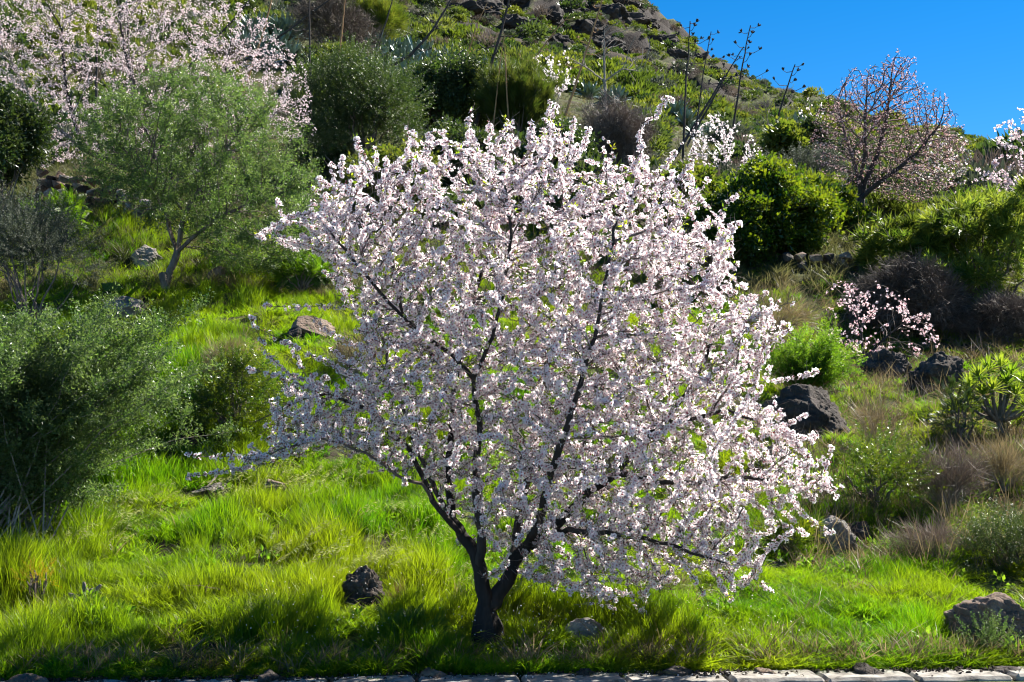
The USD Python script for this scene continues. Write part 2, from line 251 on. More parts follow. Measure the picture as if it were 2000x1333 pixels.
# road, verge on the far side of it, kerb
MT['asphalt'] = M('asphalt', {'g': ('geometry', {}), 'n': ('noise_texture', {'scale': 60.0, 'detail': 4.0}), 'r': ('rgb_ramp', {'ramp': [(.35, (.03, .03, .032)), (.65, (.075, .074, .075))]}), 'b': ('bump', {'strength': .4, 'distance': .01}), 'p': ('principled_bsdf', {'roughness': .9})},
    [('g.position', 'n.vector'), ('n.fac', 'r.fac'), ('r.color', 'p.base_color'), ('n.fac', 'b.height'), ('b.normal', 'p.normal')], 'p.BSDF')
MT['concrete'] = M('concrete', {'g': ('geometry', {}), 'n': ('noise_texture', {'scale': 9.0, 'detail': 8.0, 'roughness': .7}), 'r': ('rgb_ramp', {'ramp': [(.36, (.06, .05, .04)), (.47, (.19, .17, .145)), (.72, (.33, .31, .275))]}), 'b': ('bump', {'strength': .5, 'distance': .02}), 'p': ('principled_bsdf', {'roughness': .85})},
    [('g.position', 'n.vector'), ('n.fac', 'r.fac'), ('r.color', 'p.base_color'), ('n.fac', 'b.height'), ('b.normal', 'p.normal')], 'p.BSDF')
def sheet(pts): return np.array(pts, float), np.array([[0, 1, 2, 3]])
cd(obj('road', sheet([(-60, 1.5 - 4.8, -.25), (60, 1.5 + 4.8, -.25), (60, KERB(60), -.25), (-60, KERB(-60), -.25)]), MT['asphalt']), kind='structure')
cd(obj('ground', sheet([(-400, -400, -.28), (400, -400, -.28), (400, 9.5, -.28), (-400, 9.0, -.28)]), MT['hill']), kind='structure')
kerb = thing('kerb', 'pale concrete kerb of long blocks along the foot of the grass bank', 'kerb', kind='structure')
def roundbox(sx, sy, sz, b=.015):
    import manifold3d as m3
    c = [(x * (sx / 2 - b), y * (sy / 2 - b), z * (sz / 2 - b)) for x in (-1, 1) for y in (-1, 1) for z in (-1, 1)]
    v = np.array([[p[k] + s * b * (k == a) for k in range(3)] for p in c for a in range(3) for s in (-1, 1)])
    return trimesh.convex.convex_hull(v)
x = -7.0
while x < 7.5:
    L = R.uniform(.58, .72); m = roundbox(L - R.uniform(.012, .03), .34, .40, .02)
    m.apply_transform(trimesh.transformations.rotation_matrix(math.atan(.08) + R.normal(0, .006), [0, 0, 1])); m.apply_translation([x + L / 2, KERB(x + L / 2) - .18, -.185 + R.normal(0, .006)])
    m = m.subdivide_to_size(.07); v_ = np.array(m.vertices); v_ += .011 * (np.stack([meshkit.fbm(v_ * 7 + k_ * 31, 3, 5 + k_) for k_ in range(3)], 1) - .5) * 2; obj('kerb_block', (v_, np.array(m.faces)), MT['concrete'], kerb, 35); x += L

# ---------------------------------------------------------------- rocks
def rock_mesh(size, seed, sub=4, cuts=9, rough=.16):
    rg = np.random.default_rng(seed); m = trimesh.creation.icosphere(sub); v = unit(np.array(m.vertices))
    n = unit(rg.normal(size=(cuts, 3))); h = rg.uniform(.55, .92, cuts)
    s = np.min(np.where(v @ n.T > 1e-3, h / np.maximum(v @ n.T, 1e-3), 9), 1); s = np.minimum(s, 1.12)
    s = s * (1 + rough * 2 * (meshkit.fbm(v * 2.3 + seed * 3.7, 5, seed) - .5)) * (1 + .16 * (meshkit.fbm(v * 8 + seed, 4, seed) - .5))
    v = v * s[:, None] * np.asarray(size) / 2
    return v, np.array(m.faces)
ROCKS = []
def rock(label, box, D=None, mat='rock_brown', name='rock', depth=.8, seed=1, sink=.25, cat_='rock', group=None, rz=0., rough=.16, cuts=13, sub=5):
    x0, y0, x1, y1 = box; g = G((x0 + x1) / 2, y1) if D is None else at((x0 + x1) / 2, y1, D)
    k = g[1] / FPX; w, h = (x1 - x0) * k, (y1 - y0) * k
    ROCKS.append((g[0], g[1] + w * depth * .25, w * .5, w * depth * .5)); zc = g[2] + h * .5 - h * sink * .5; t = thing(name, label, cat_, (g[0], g[1], g[2]), group)
    v, f = rock_mesh((w * 1.05, max(w * depth, .05), h * (1 + sink) * 1.1), seed, sub, cuts, rough)
    c, s = math.cos(rz), math.sin(rz); v = v @ np.array([[c, s, 0], [-s, c, 0], [0, 0, 1]]) + [0, w * depth * .25, zc - g[2]]
    obj('stone', (v, f), MT[mat], t, 30)
    return t
rock('dark brown lava rock with jagged top in tall grass left of the almond trunk', (668, 1104, 754, 1195), mat='rock_dark', seed=3, depth=.9, rough=.5, sub=5)
rock('low flat pale stone in short grass right of the almond trunk', (1105, 1218, 1175, 1258), mat='rock_grey', seed=5, depth=.7)
rock('grey boulder with pale front face among grass right of the crown', (1595, 1025, 1668, 1088), mat='rock_grey', seed=7, depth=.9, rough=.2)
rock('small dark pointed stone behind the grey boulder on the right slope', (1648, 1022, 1700, 1065), mat='rock_dark', seed=9, rough=.25)
rock('small pale stone at the right foot of the grey boulder', (1676, 1060, 1695, 1078), mat='rock_grey', seed=10)
rock('large brown creviced boulder at the lower right edge', (1870, 1182, 2060, 1266), mat='rock_brown', seed=12, depth=.7, rough=.28, sub=5)
rock('flat dark stone half sunk under the lowest right blossoms', (1480, 1098, 1535, 1115), mat='rock_dark', seed=14)
rock('big dark slanting boulder with pale edge beside the right of the crown', (1505, 752, 1672, 862), mat='rock_dark', seed=16, depth=.8, rough=.26, sub=5)
rock('dark rough lava ledge below the pink sapling', (1690, 676, 1800, 742), mat='rock_dark', seed=18, depth=.8, rough=.4, sub=5)
rock('long dark lava ledge running down to the right behind the succulent', (1775, 700, 1895, 782), mat='rock_dark', seed=20, depth=.8, rough=.4, sub=5)
rock('black stone in the shade under the right blossoms', (1485, 870, 1545, 915), mat='rock_dark', seed=22)
rock('grey crusted rock in grass left of the olive trunk', (240, 483, 312, 524), mat='rock_grey', seed=24, rough=.25)
rock('small dark mossy stone above the flat grey boulder', (195, 546, 246, 572), mat='moss', seed=26)
rock('flat grey boulder beyond the left shrub', (183, 574, 278, 622), mat='rock_grey', seed=28, depth=1.0)
rock('dark stone tucked below the flat grey boulder', (192, 600, 228, 632), mat='rock_dark', seed=30)
rock('brown stone right of the olive trunk', (398, 522, 444, 552), mat='rock_brown', seed=32)
rock('smooth brown sloping boulder in grass left of the crown', (550, 614, 644, 658), mat='rock_brown', seed=34, depth=.8, rough=.12)
rock('little dark stone at the foot of the smooth brown boulder', (556, 646, 592, 668), mat='rock_dark', seed=36)
rock('dark brown rock above the mossy mound', (560, 468, 648, 504), mat='rock_brown', seed=38)
rock('brown rock in grass below the left blossoms', (508, 938, 562, 972), mat='rock_brown', seed=40)
rock('low broken stone beside dry sticks on the grass bank', (378, 948, 450, 974), mat='rock_grey', seed=42)
rock('small reddish stone at the left edge of the meadow', (26, 1056, 56, 1082), mat='rock_brown', seed=44)
rock('brown stone showing under the left branches', (655, 660, 690, 690), mat='rock_brown', seed=45)
rock('mossy green mound in grass right of the olive tree', (530, 512, 645, 570), mat='moss', seed=46, depth=.9, name='mossy_mound', cat_='mound', rough=.12)
for k, (px, w, lab) in enumerate([(848, 70, 'left of the almond trunk'), (1140, 60, 'below the low pale stone'), (1318, 62, 'left of the widest pale blocks'), (1490, 56, 'below the lowest right blossoms'), (1690, 80, 'below the grey boulder'), (1960, 70, 'at the lower right corner'), (110, 80, 'at the lower left corner'), (545, 44, 'below the dark meadow shade')]):
    X = (px - 1000) * 9.3 / FPX; t = thing('kerb_stone', f'dark rounded lava stone on the kerb {lab}', 'stone', (X, KERB(X) - .06, .0), 'dark stones along the kerb')
    v, f = rock_mesh((w * .0034, .24, .15), 60 + k, 3, 7, .25); obj('stone', (v + [0, 0, -.02], f), MT['rock_dark' if k % 3 else 'rock_brown'], t, 50)
def stone_hull(rg, s):
    p = unit(rg.normal(size=(15, 3))) * rg.uniform(.75, 1, (15, 1)) * np.asarray(s) / 2
    return trimesh.convex.convex_hull(p)
def stone_wall(label, a, b, height, n, seed, lo=.22, hi=.42, mats=('rock_brown', 'rock_grey', 'rock_dark')):
    rg = np.random.default_rng(seed); t = thing('dry_stone_wall', label, 'wall', ground(*((np.array(a) + b) / 2)))
    o = ground(*((np.array(a) + b) / 2)); L = np.hypot(*(np.array(b) - a)); row = 0; z = 0.0
    while z < height:
        s = 0.0
        while s < L:
            w = rg.uniform(lo, hi); h = rg.uniform(.75, 1.1) * lo * 1.05; u = (s + w / 2) / L
            p = np.array(a) + (np.array(b) - a) * u; tall = height * (1 - .35 * meshkit.noise(np.array([u * 6, 0, seed]), 3))
            if z < tall:
                m = stone_hull(rg, (w * 1.15, .42, h * 1.3)); m.apply_transform(trimesh.transformations.rotation_matrix(rg.normal(0, .2), [0, 1, 0]))
                m.apply_translation([p[0] - o[0], p[1] - o[1] + rg.normal(0, .05) + z * .12, float(H(*p)) - o[2] + z + h * .3 + rg.normal(0, .03)])
                obj('stone', m, MT[mats[rg.integers(len(mats))]], t)
            s += w
        z += lo * .92
    return t
wa, wb = G(72, 392)[:2], G(285, 440)[:2]
stone_wall('tumbled dry stone wall behind the olive tree', wa, wb, .62, 80, 5, .20, .40, ('rock_brown', 'rock_dark', 'rock_grey'))
wa, wb = G(1540, 560, 19)[:2], G(1700, 565, 19)[:2]
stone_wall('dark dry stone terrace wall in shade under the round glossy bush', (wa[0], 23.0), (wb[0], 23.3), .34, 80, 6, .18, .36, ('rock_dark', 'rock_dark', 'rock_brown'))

rgc = np.random.default_rng(321)
for k, (px_, py_, w_) in enumerate([(905, 18, 70), (960, 30, 85), (1010, 12, 80), (1065, 40, 90), (1110, 22, 80), (1150, 58, 85), (1195, 30, 80), (1235, 50, 75), (1265, 45, 55), (1290, 85, 60), (1010, 62, 70), (1085, 85, 80), (1180, 95, 80), (1245, 105, 70), (1320, 110, 60), (1355, 122, 60), (1120, 120, 60), (1230, 15, 60), (1398, 150, 50), (1500, 178, 40), (1885, 300, 60), (1925, 318, 50)]):
    g = G(px_, py_); q_ = g[1] / FPX; t = thing('rock_outcrop', f'dark crag of the mountain {"near the right skyline" if px_ > 1800 else "on the ridge line" if px_ > 1255 else "below the summit"}', 'crag', g, 'crags below the summit' if px_ <= 1255 else 'crags near the right skyline' if px_ > 1800 else 'crags on the ridge line')
    v, f = rock_mesh((w_ * q_ * 1.1, w_ * q_ * .8, w_ * q_ * rgc.uniform(.45, .75)), 700 + k, 4, 14, .5); obj('stone', (v + [0, 0, -w_ * q_ * .04], f), MT['crag'], t, 30)

# ---------------------------------------------------------------- leaf sprays (grow along +z, about 1 long)
def spray_twig(n, L, W, lean=.9, rg=R, stem=True, spread=0.02):
    z = np.linspace(.08, 1, n); a = np.arange(n) * 2.4 + rg.uniform(0, 1, n); d = np.stack([np.cos(a) * lean, np.sin(a) * lean, .75 + 0 * z], 1) + rg.normal(0, .25, (n, 3))
    bend = np.stack([.14 * z ** 2, 0 * z, z], 1) + rg.normal(0, spread, (n, 3))
    v, f = blades(bend, d, rg.normal(size=(n, 3)), L * rg.uniform(.7, 1.2, n), W)
    if stem:
        sv, sf = blades([[0, 0, 0], [0, 0, 0]], [[.1, 0, 1], [.1, .0, 1]], [[1, 0, 0], [0, 1, 0]], 1.0, .012, 0); return cat([(v, f), (sv, sf)])
    return v, f
def spray_bush(n, L, W, rg=R, up=.5):
    """a small head of leaves pointing every way out"""
    d = unit(rg.normal(size=(n, 3)) + [0, 0, up]); p = d * rg.uniform(.15, .75, (n, 1)) + [0, 0, .2]
    return blades(p, d + rg.normal(0, .45, (n, 3)), rg.normal(size=(n, 3)), L * rg.uniform(.7, 1.2, n), W)
def spray_needles(n, L, W, rg=R, cone=.35):
    d = unit(np.stack([rg.normal(0, cone, n), rg.normal(0, cone, n), np.ones(n)], 1)); p = np.stack([rg.normal(0, .05, n), rg.normal(0, .05, n), rg.uniform(0, .45, n)], 1)
    return blades(p, d, rg.normal(size=(n, 3)), L * rg.uniform(.5, 1.1, n), W, 0)
def spray_sticks(n, L, W, rg=R):
    """bare forked twigs"""
    parts = []
    for _ in range(n):
        d = unit(np.array([rg.normal(0, .35), rg.normal(0, .35), 1])); q = [np.zeros(3)]
        for k in range(3): d = unit(d + rg.normal(0, .22, 3)); q.append(q[-1] + d * L / 3 * rg.uniform(.7, 1.2))
        parts.append(tube(q, [W, W * .8, W * .6, W * .3], 3, False))
        for k in (1, 2, 2):
            e = unit(d + rg.normal(0, .7, 3)); parts.append(tube([q[k], q[k] + e * L * .2, q[k] + e * L * .34 + rg.normal(0, .03, 3)], [W * .6, W * .45, W * .2], 3, False))
    return cat(parts)
def spray_fern(rg=R, n=30, L=.17, W=.028):
    z = np.linspace(.05, 1, n); P = np.stack([.35 * z ** 2, 0 * z, z - .25 * z ** 3], 1); t = unit(np.gradient(P, axis=0)); parts = []
    for s in (-1, 1):
        d = np.stack([0 * z, np.full(n, s), 0 * z], 1) + t * .5 + rg.normal(0, .08, (n, 3)); parts.append(blades(P, d, t, L * (1.15 - z) * 1.3, W, .1))
        parts.append(blades(P + d * (L * .45 * (1.15 - z))[:, None], d + t * .8, t, L * .5 * (1.15 - z), W * .8, .1)); parts.append(blades(P + d * (L * .45 * (1.15 - z))[:, None], d - t * .5, t, L * .4 * (1.15 - z), W * .8, .1))
    return cat(parts)
SPR = {
    'olive': [spray_twig(26, .17, .05) for _ in range(3)], 'dense': [spray_bush(34, .34, .13) for _ in range(3)], 'broad': [spray_bush(18, .46, .28, up=.7) for _ in range(3)],
    'needles': [spray_needles(30, .9, .025) for _ in range(3)], 'tuft': [spray_needles(34, .85, .05, cone=.6) for _ in range(3)], 'sticks': [spray_sticks(5, 1.0, .011) for _ in range(3)],
    'fern': [spray_fern() for _ in range(2)], 'oleaster': [spray_twig(20, .19, .085, 1.25, spread=.09) for _ in range(4)], 'pompom': [spray_needles(26, .85, .075, cone=.95) for _ in range(3)], 'wisp': [spray_needles(7, 1.0, .014, cone=.3) for _ in range(4)], 'fine': [spray_twig(34, .11, .045, 1.1, spread=.05) for _ in range(3)]}
def protos(kind, mat): return [(s, MT[mat], None) for s in SPR[kind]]

# ---------------------------------------------------------------- bushes
def stems(base, tops, r0, rg, wob=.12, sides=4):
    parts = []
    for tp in tops:
        u = np.linspace(0, 1, 6)[:, None]; mid = base * (1 - u) + tp * u; mid[1:-1] += rg.normal(0, wob * np.linalg.norm(tp - base) * .3, (4, 3)); parts.append(tube(mid, np.linspace(r0, r0 * .25, 6), sides, False))
    return cat(parts)
def bush(name, label, box, D, kind, mat, n, size, cat_='bush', group=None, clumps=40, clump=.30, depth=1.0, upward=.55, bark='twig', seed=1, inner=.25, lean=(0, 0, 0), foot=True, sparse=0.):
    """a crown of leaf sprays gathered in uneven clumps over the ellipsoid that fills BOX at distance D, on stems from the ground"""
    rg = np.random.default_rng(seed); x0, y0, x1, y1 = box; c = at((x0 + x1) / 2, (y0 + y1) / 2, D); k = D / FPX
    rad = np.array([(x1 - x0) * k / 2, (x1 - x0) * k / 2 * depth, (y1 - y0) * k / 2]); base = ground(c[0], c[1])
    if not foot: base = c - [0, 0, rad[2]]
    t = thing(name, label, cat_, base, group)
    d = unit(rg.normal(size=(clumps, 3))); d[:, 2] = np.where(d[:, 2] < -.35, -d[:, 2], d[:, 2]); d = unit(d)
    q = d * rad * rg.uniform(.5, .98, (clumps, 1)) * (1 + .34 * (meshkit.noise(d * 1.8 + seed, seed)[:, None] - .5) * 2)
    cr = clump * rad.min() * rg.uniform(.5, 1.6, clumps); w = cr ** 2 / (cr ** 2).sum()
    who = rg.choice(clumps, n, p=w); e = unit(rg.normal(size=(n, 3)) + d[who] * .5); rr = np.where(rg.random(n) < inner, rg.uniform(.1, .8, n), rg.uniform(.75, 1.12, n)); rr = np.where(rg.random(n) < .10, rg.uniform(1.1, 1.55, n), rr)
    p = q[who] + e * (cr[who] * rr)[:, None]
    core = rg.random(n) < inner * .5; p[core] *= rg.uniform(.3, .8, (core.sum(), 1))
    dirs = unit(e * .8 + unit(p / rad) * .5 + [0, 0, upward] + np.array(lean) + rg.normal(0, .2, (n, 3)))
    p += c - base
    keep = p[:, 2] > (H(p[:, 0] + base[0], p[:, 1] + base[1]) - base[2] if foot else -1e9) - .05
    if sparse: keep &= meshkit.noise(p * 2.2 / rad.min() + seed, seed + 5) > sparse
    p, dirs = p[keep], dirs[keep]; sc = size * rg.uniform(.65, 1.3, len(p))
    tops = (q[rg.choice(clumps, min(clumps, 14), False)] + c - base)
    obj('stems', stems(np.zeros(3), tops, max(.02, rad.min() * .03), rg), MT[bark], t)
    inst('foliage', t, protos(kind, mat), p, quat_to(dirs), sc)
    return t
def shoots(name, label, root, box, D, kind, mat, nstem, per, size, cat_='shrub', group=None, depth=.8, r0=.012, bark='twig', seed=1, start=.3, arch=.25, fan=1.0, ragged=.25, wide=.06):
    """arching stems that rise from one root and fill BOX, with sprays along them"""
    rg = np.random.default_rng(seed); x0, y0, x1, y1 = box; c = at((x0 + x1) / 2, (y0 + y1) / 2, D); k = D / FPX
    rad = np.array([(x1 - x0) * k / 2, (x1 - x0) * k / 2 * depth, (y1 - y0) * k / 2]); b = at(root[0], root[1], D); base = ground(b[0], D)
    t = thing(name, label, cat_, base, group); parts, P, Dr = [], [], []
    for s in range(nstem):
        e = unit(rg.normal(size=3)); e[2] = abs(e[2]) * .9 + .05 if rg.random() < .8 else e[2] * .5; e = unit(e) * rg.uniform(.55, 1.0) ** .6 * (1 + ragged * (2 * meshkit.noise(e * 2.2 + seed, seed) - 1.15)) * rg.uniform(1 - ragged * .8, 1.08)
        end = c + e * rad - base; u = np.linspace(0, 1, 9)[:, None]; st = rg.normal(0, wide, 3) * [1, 1, 0] * rad[:2].max()
        lift = np.array([0, 0, 1]) * arch * np.linalg.norm(end) * np.sin(np.pi * u); q = st * (1 - u) + end * u + lift + np.cumsum(rg.normal(0, .012, (9, 3)), 0) * np.linalg.norm(end)
        q[:, 2] = np.maximum(q[:, 2], -.02 + .04 * u[:, 0]); parts.append(tube(q, np.linspace(r0, r0 * .2, 9), 3, False))
        uu = rg.uniform(start, 1.0, per) ** .8 * 8; i = np.minimum(uu.astype(int), 7); fr = (uu - i)[:, None]
        P.append(q[i] * (1 - fr) + q[i + 1] * fr + rg.normal(0, size * .12, (per, 3))); Dr.append(unit(unit(q[i + 1] - q[i]) + rg.normal(0, .55 * fan, (per, 3)) + [0, 0, .25]))
    P, Dr = np.vstack(P), np.vstack(Dr); obj('stems', cat(parts), MT[bark], t)
    inst('foliage', t, protos(kind, mat), P, quat_to(Dr), size * rg.uniform(.6, 1.25, len(P)))
    return t

# ---------------------------------------------------------------- trees that grow through a crown's volume
def grow(att, nodes, parent, step, reach, kill, iters=220, up=.08, seed=1, keep=.45, fan=.45):
    rg = np.random.default_rng(seed); P = [np.array(n) for n in nodes]; par = list(parent); alive = np.ones(len(att), bool); kids = {}; hub = np.array(nodes[0]) + [0, 0, .22 * (np.max(att[:, 2]) - nodes[0][2])]
    for it in range(iters):
        if not alive.any(): break
        arr = np.array(P); dd, ii = cKDTree(arr).query(att[alive], distance_upper_bound=reach); ok = np.isfinite(dd)
        if not ok.any(): reach *= 1.5; continue
        A = att[alive][ok]; I = ii[ok]; acc = np.zeros((len(arr), 3)); np.add.at(acc, I, unit(A - arr[I])); new = np.unique(I); n0 = len(P)
        for k in new:
            d = unit(unit(acc[k]) + keep * unit(arr[k] - arr[par[k]]) + fan * unit(arr[k] - hub) + rg.normal(0, .12, 3) + [0, 0, up]); q = arr[k] + d * step
            if kids.get(k, 0) > 5: continue
            kids[k] = kids.get(k, 0) + 1; P.append(q); par.append(int(k))
        if len(P) == n0: break
        near, _ = cKDTree(np.array(P[n0:])).query(att); alive &= near > kill
    return np.array(P), np.array(par)
def radii(P, par, tip, power=2.35):
    n = len(P); a = np.zeros(n); 
    for i in range(n - 1, 0, -1):
        if a[i] == 0: a[i] = tip ** power
        a[par[i]] += a[i]
    a[a == 0] = tip ** power
    return a ** (1 / power)
def chains(par, r):
    n = len(par); kids = [[] for _ in range(n)]
    for i in range(1, n): kids[par[i]].append(i)
    out, todo = [], [[0]]
    while todo:
        c = todo.pop()
        while kids[c[-1]]:
            ks = sorted(kids[c[-1]], key=lambda k: -r[k]); todo += [[c[-1], k] for k in ks[1:]]; c.append(ks[0])
        if len(c) > 1: out.append(c)
    return out
def flower(rg, cup=.25, side=1.0):
    """an open five-petalled blossom of radius 1 looking along +z"""
    V, F, C = [], [], []
    for k in range(5):
        a = k * 2 * np.pi / 5 + rg.normal(0, .07); u = np.array([np.cos(a), np.sin(a), 0]); w = np.array([-np.sin(a), np.cos(a), 0]); z = np.array([0, 0, 1]); c = cup * rg.uniform(.6, 1.5); s = rg.uniform(.9, 1.1)
        pts = [u * .12, u * .55 * s - w * .40 + z * c * .45, u * .92 * s - w * .30 + z * c, u * .86 * s + z * c * .8, u * .92 * s + w * .30 + z * c, u * .55 * s + w * .40 + z * c * .45]
        b = len(V); V += pts; C += [(.84, .54, .60), (.955, .945, .945), (.97, .968, .965), (.97, .96, .96), (.97, .968, .965), (.955, .945, .945)]; F += [[b, b + 1, b + 3], [b, b + 3, b + 5], [b + 1, b + 2, b + 3], [b + 3, b + 4, b + 5]]
    b = len(V)
    for k in range(6):
        a = k * np.pi / 3; V.append(np.array([np.cos(a) * .24, np.sin(a) * .24, .12])); C.append((.26, .025, .06))
    V.append(np.array([0, 0, .20])); C.append((.40, .10, .08)); F += [[b + k, b + (k + 1) % 6, b + 6] for k in range(6)]
    b = len(V)
    for k in range(4):
        a = k * np.pi / 2; V.append(np.array([np.cos(a) * .22, np.sin(a) * .22, .02])); C.append((.34, .10, .08))
    V.append(np.array([0, 0, -.42])); C.append((.22, .08, .04)); F += [[b + (k + 1) % 4, b + k, b + 4] for k in range(4)]
    return (np.array(V), np.array(F)), np.array(C)
def bud(rg):
    v, f = trimesh.creation.icosphere(0).vertices, trimesh.creation.icosphere(0).faces
    v = np.array(v) * [.32, .32, .5] + [0, 0, .3]; return (v, np.array(f)), np.where(v[:, 2:] > .3, [.82, .58, .62], [.30, .05, .05])
FL = [flower(np.random.default_rng(100 + k), c) for k, c in enumerate((.12, .3, .55, .9))]
BUD = bud(R)
LEAF = spray_bush(5, .9, .34, up=1.2)
def along(P, par, r, rmax, spacing, rg):
    """points spread along the thin twigs, with the twig's direction"""
    i = np.arange(1, len(P)); i = i[r[i] < rmax]; seg = P[i] - P[par[i]]; L = np.linalg.norm(seg, axis=1); n = rg.poisson(L / spacing); k = np.repeat(np.arange(len(i)), n); u = rg.random(len(k))[:, None]
    return P[par[i]][k] + seg[k] * u, unit(seg[k]), i[k]
def tree_body(t, base, P, par, r, bark, twig, limb_r=.022, trunk_r=.05, sides=7, twig_kind='twigs', wob=0.0):
    trunk, tw = [], []
    for c in chains(par, r):
        pts, rr = P[c] - base, r[c].copy()
        if len(c) > 1 and c[0] != 0: rr[0] = min(rr[0], rr[1] * 1.15)
        big = rr[1]
        m = tube(pts, rr, sides if big > limb_r else (4 if big > .008 else 3), True)
        if big > trunk_r: trunk.append(m)
        elif big > limb_r: obj('limb', m, MT['bark_limb'] if bark is MT['bark'] else bark, t, True)
        else: tw.append(m)
    if trunk: obj('trunk', cat(trunk), bark, t, True)
    if tw: obj(twig_kind, cat(tw), twig, t, kind='stuff')
def envelope(outline, n, D, dfrac, rg, z_keep=None, front=1.0):
    """points through the volume whose outline, seen from the road, is OUTLINE (picture points) at distance D"""
    poly = np.array(outline, float); W = np.array([at(a, b, D) for a, b in poly]); from shapely.geometry import Polygon
    from shapely import contains_xy, distance, points
    pg = Polygon(W[:, [0, 2]]).buffer(0); lo, hi = W.min(0), W.max(0); out = []
    inr = math.sqrt(pg.area / math.pi)
    while sum(map(len, out)) < n:
        q = rg.uniform([lo[0], lo[2]], [hi[0], hi[2]], (n * 2, 2)); q = q[contains_xy(pg, q[:, 0], q[:, 1])]
        e = distance(points(q), pg.exterior); half = dfrac * inr * np.sqrt(np.clip(1 - (1 - np.clip(e / (inr * .75), 0, 1)) ** 2, 0, 1)) + .12
        y = rg.uniform(-1, 1, len(q)) * half; out.append(np.stack([q[:, 0], D + y, q[:, 1]], 1))
    return np.vstack(out)[:n]

# the almond tree in front
AD = 10.0
OUT = [(925, 262), (1000, 265), (1075, 232), (1110, 290), (1180, 330), (1250, 322), (1330, 372), (1385, 420), (1420, 470), (1430, 545), (1500, 600), (1505, 680), (1460, 740), (1510, 800), (1540, 850), (1600, 905), (1625, 965), (1540, 985), (1500, 1030), (1475, 1090), (1440, 1150),
       (1330, 1120), (1260, 1150), (1180, 1165), (1080, 1150), (1030, 1130), (960, 1080), (900, 1010), (850, 960), (780, 930), (700, 880), (600, 880), (520, 915), (470, 915), (560, 850), (530, 800), (560, 745), (640, 735), (700, 700), (720, 640), (660, 570), (640, 500), (520, 480), (500, 462), (600, 450), (640, 380), (690, 340), (760, 330), (830, 300), (880, 290)]
rgA = np.random.default_rng(42)
OUT = [(a, b + max(0, 345 - b) * .22) for a, b in OUT]
attr = envelope(OUT, 5600, AD, .70, rgA)
LIMBS = [  # the limbs one can follow in the photograph: (column, row, metres behind the trunk)
    [(952, 1262, 0), (952, 1225, 0), (948, 1190, 0), (942, 1150, 0), (938, 1110, 0), (928, 1080, .02), (905, 1050, .02), (885, 1015, .05), (878, 960, .08), (876, 900, .1), (880, 830, .12), (890, 750, .15), (900, 660, .18), (930, 570, .2), (960, 480, .25), (985, 400, .25), (1010, 330, .3)],
    [(905, 1050, .02), (872, 1010, -.12), (845, 980, -.2), (825, 948, -.28), (790, 935, -.35), (755, 918, -.42), (715, 885, -.5), (670, 868, -.55), (620, 856, -.6), (560, 872, -.6), (500, 900, -.62)],
    [(938, 1110, 0), (940, 1040, -.08), (932, 980, -.12), (930, 900, -.15), (938, 820, -.2), (925, 740, -.25), (880, 690, -.3), (820, 650, -.4), (760, 590, -.45), (700, 520, -.5), (650, 460, -.5)],
    [(948, 1190, 0), (975, 1160, .03), (992, 1130, .05), (1005, 1095, .05), (1030, 1065, .05), (1075, 1035, .02), (1110, 1005, 0), (1150, 965, 0), (1190, 938, -.05), (1230, 925, -.1), (1290, 940, -.15), (1360, 945, -.2), (1440, 930, -.25), (1530, 940, -.3), (1610, 960, -.3)],
    [(1190, 938, -.05), (1235, 890, .05), (1290, 830, .12), (1340, 770, .2), (1380, 700, .3), (1400, 620, .35), (1410, 520, .35)],
    [(1005, 1095, .05), (1010, 1030, .3), (1020, 960, .5), (1040, 880, .7), (1060, 790, .85), (1075, 690, .95), (1090, 590, 1.0), (1100, 480, 1.0), (1110, 380, .95)],
    [(1030, 1065, .05), (1060, 1000, -.3), (1075, 930, -.55), (1100, 850, -.75), (1130, 760, -.85), (1160, 660, -.9), (1180, 560, -.9), (1200, 450, -.8)],
    [(885, 1015, .05), (850, 960, .4), (820, 890, .7), (790, 810, .85), (760, 720, .95), (740, 620, 1.0), (720, 500, .9)],
    [(1075, 1035, .02), (1150, 1040, -.35), (1240, 1050, -.6), (1330, 1070, -.7), (1420, 1100, -.7)],
    [(890, 750, .15), (840, 690, .1), (790, 620, .05), (770, 540, 0), (760, 450, 0), (745, 370, 0)],
    [(925, 740, -.25), (960, 660, -.5), (985, 560, -.65), (1000, 460, -.7), (985, 360, -.6)],
    [(845, 980, -.2), (800, 880, -.2), (720, 800, -.15), (640, 770, -.1), (570, 790, -.1)],
    [(1290, 830, .12), (1340, 820, -.1), (1420, 800, -.2), (1490, 830, -.2)]]
nodes, parent = [], []
def seed_limbs(limbs, D, sub=3):
    nodes, parent = [], []
    for li, L in enumerate(limbs):
        W = np.array([at(a, b, D + c) for a, b, c in L]); last = None
        if li:
            arr = np.array(nodes); last = int(np.argmin(((arr - W[0]) ** 2).sum(1)))
        else: nodes.append(W[0]); parent.append(0); last = 0
        for k in range(1, len(W)):
            A = nodes[last]; n = max(1, int(np.linalg.norm(W[k] - A) / .07))
            for s in range(1, n + 1):
                nodes.append(A + (W[k] - A) * s / n + R.normal(0, .006, 3)); parent.append(last); last = len(nodes) - 1
    return nodes, parent
nodes, parent = seed_limbs(LIMBS, AD)
P, par = grow(attr, nodes, parent, .055, .9, .085, up=.05, seed=3)
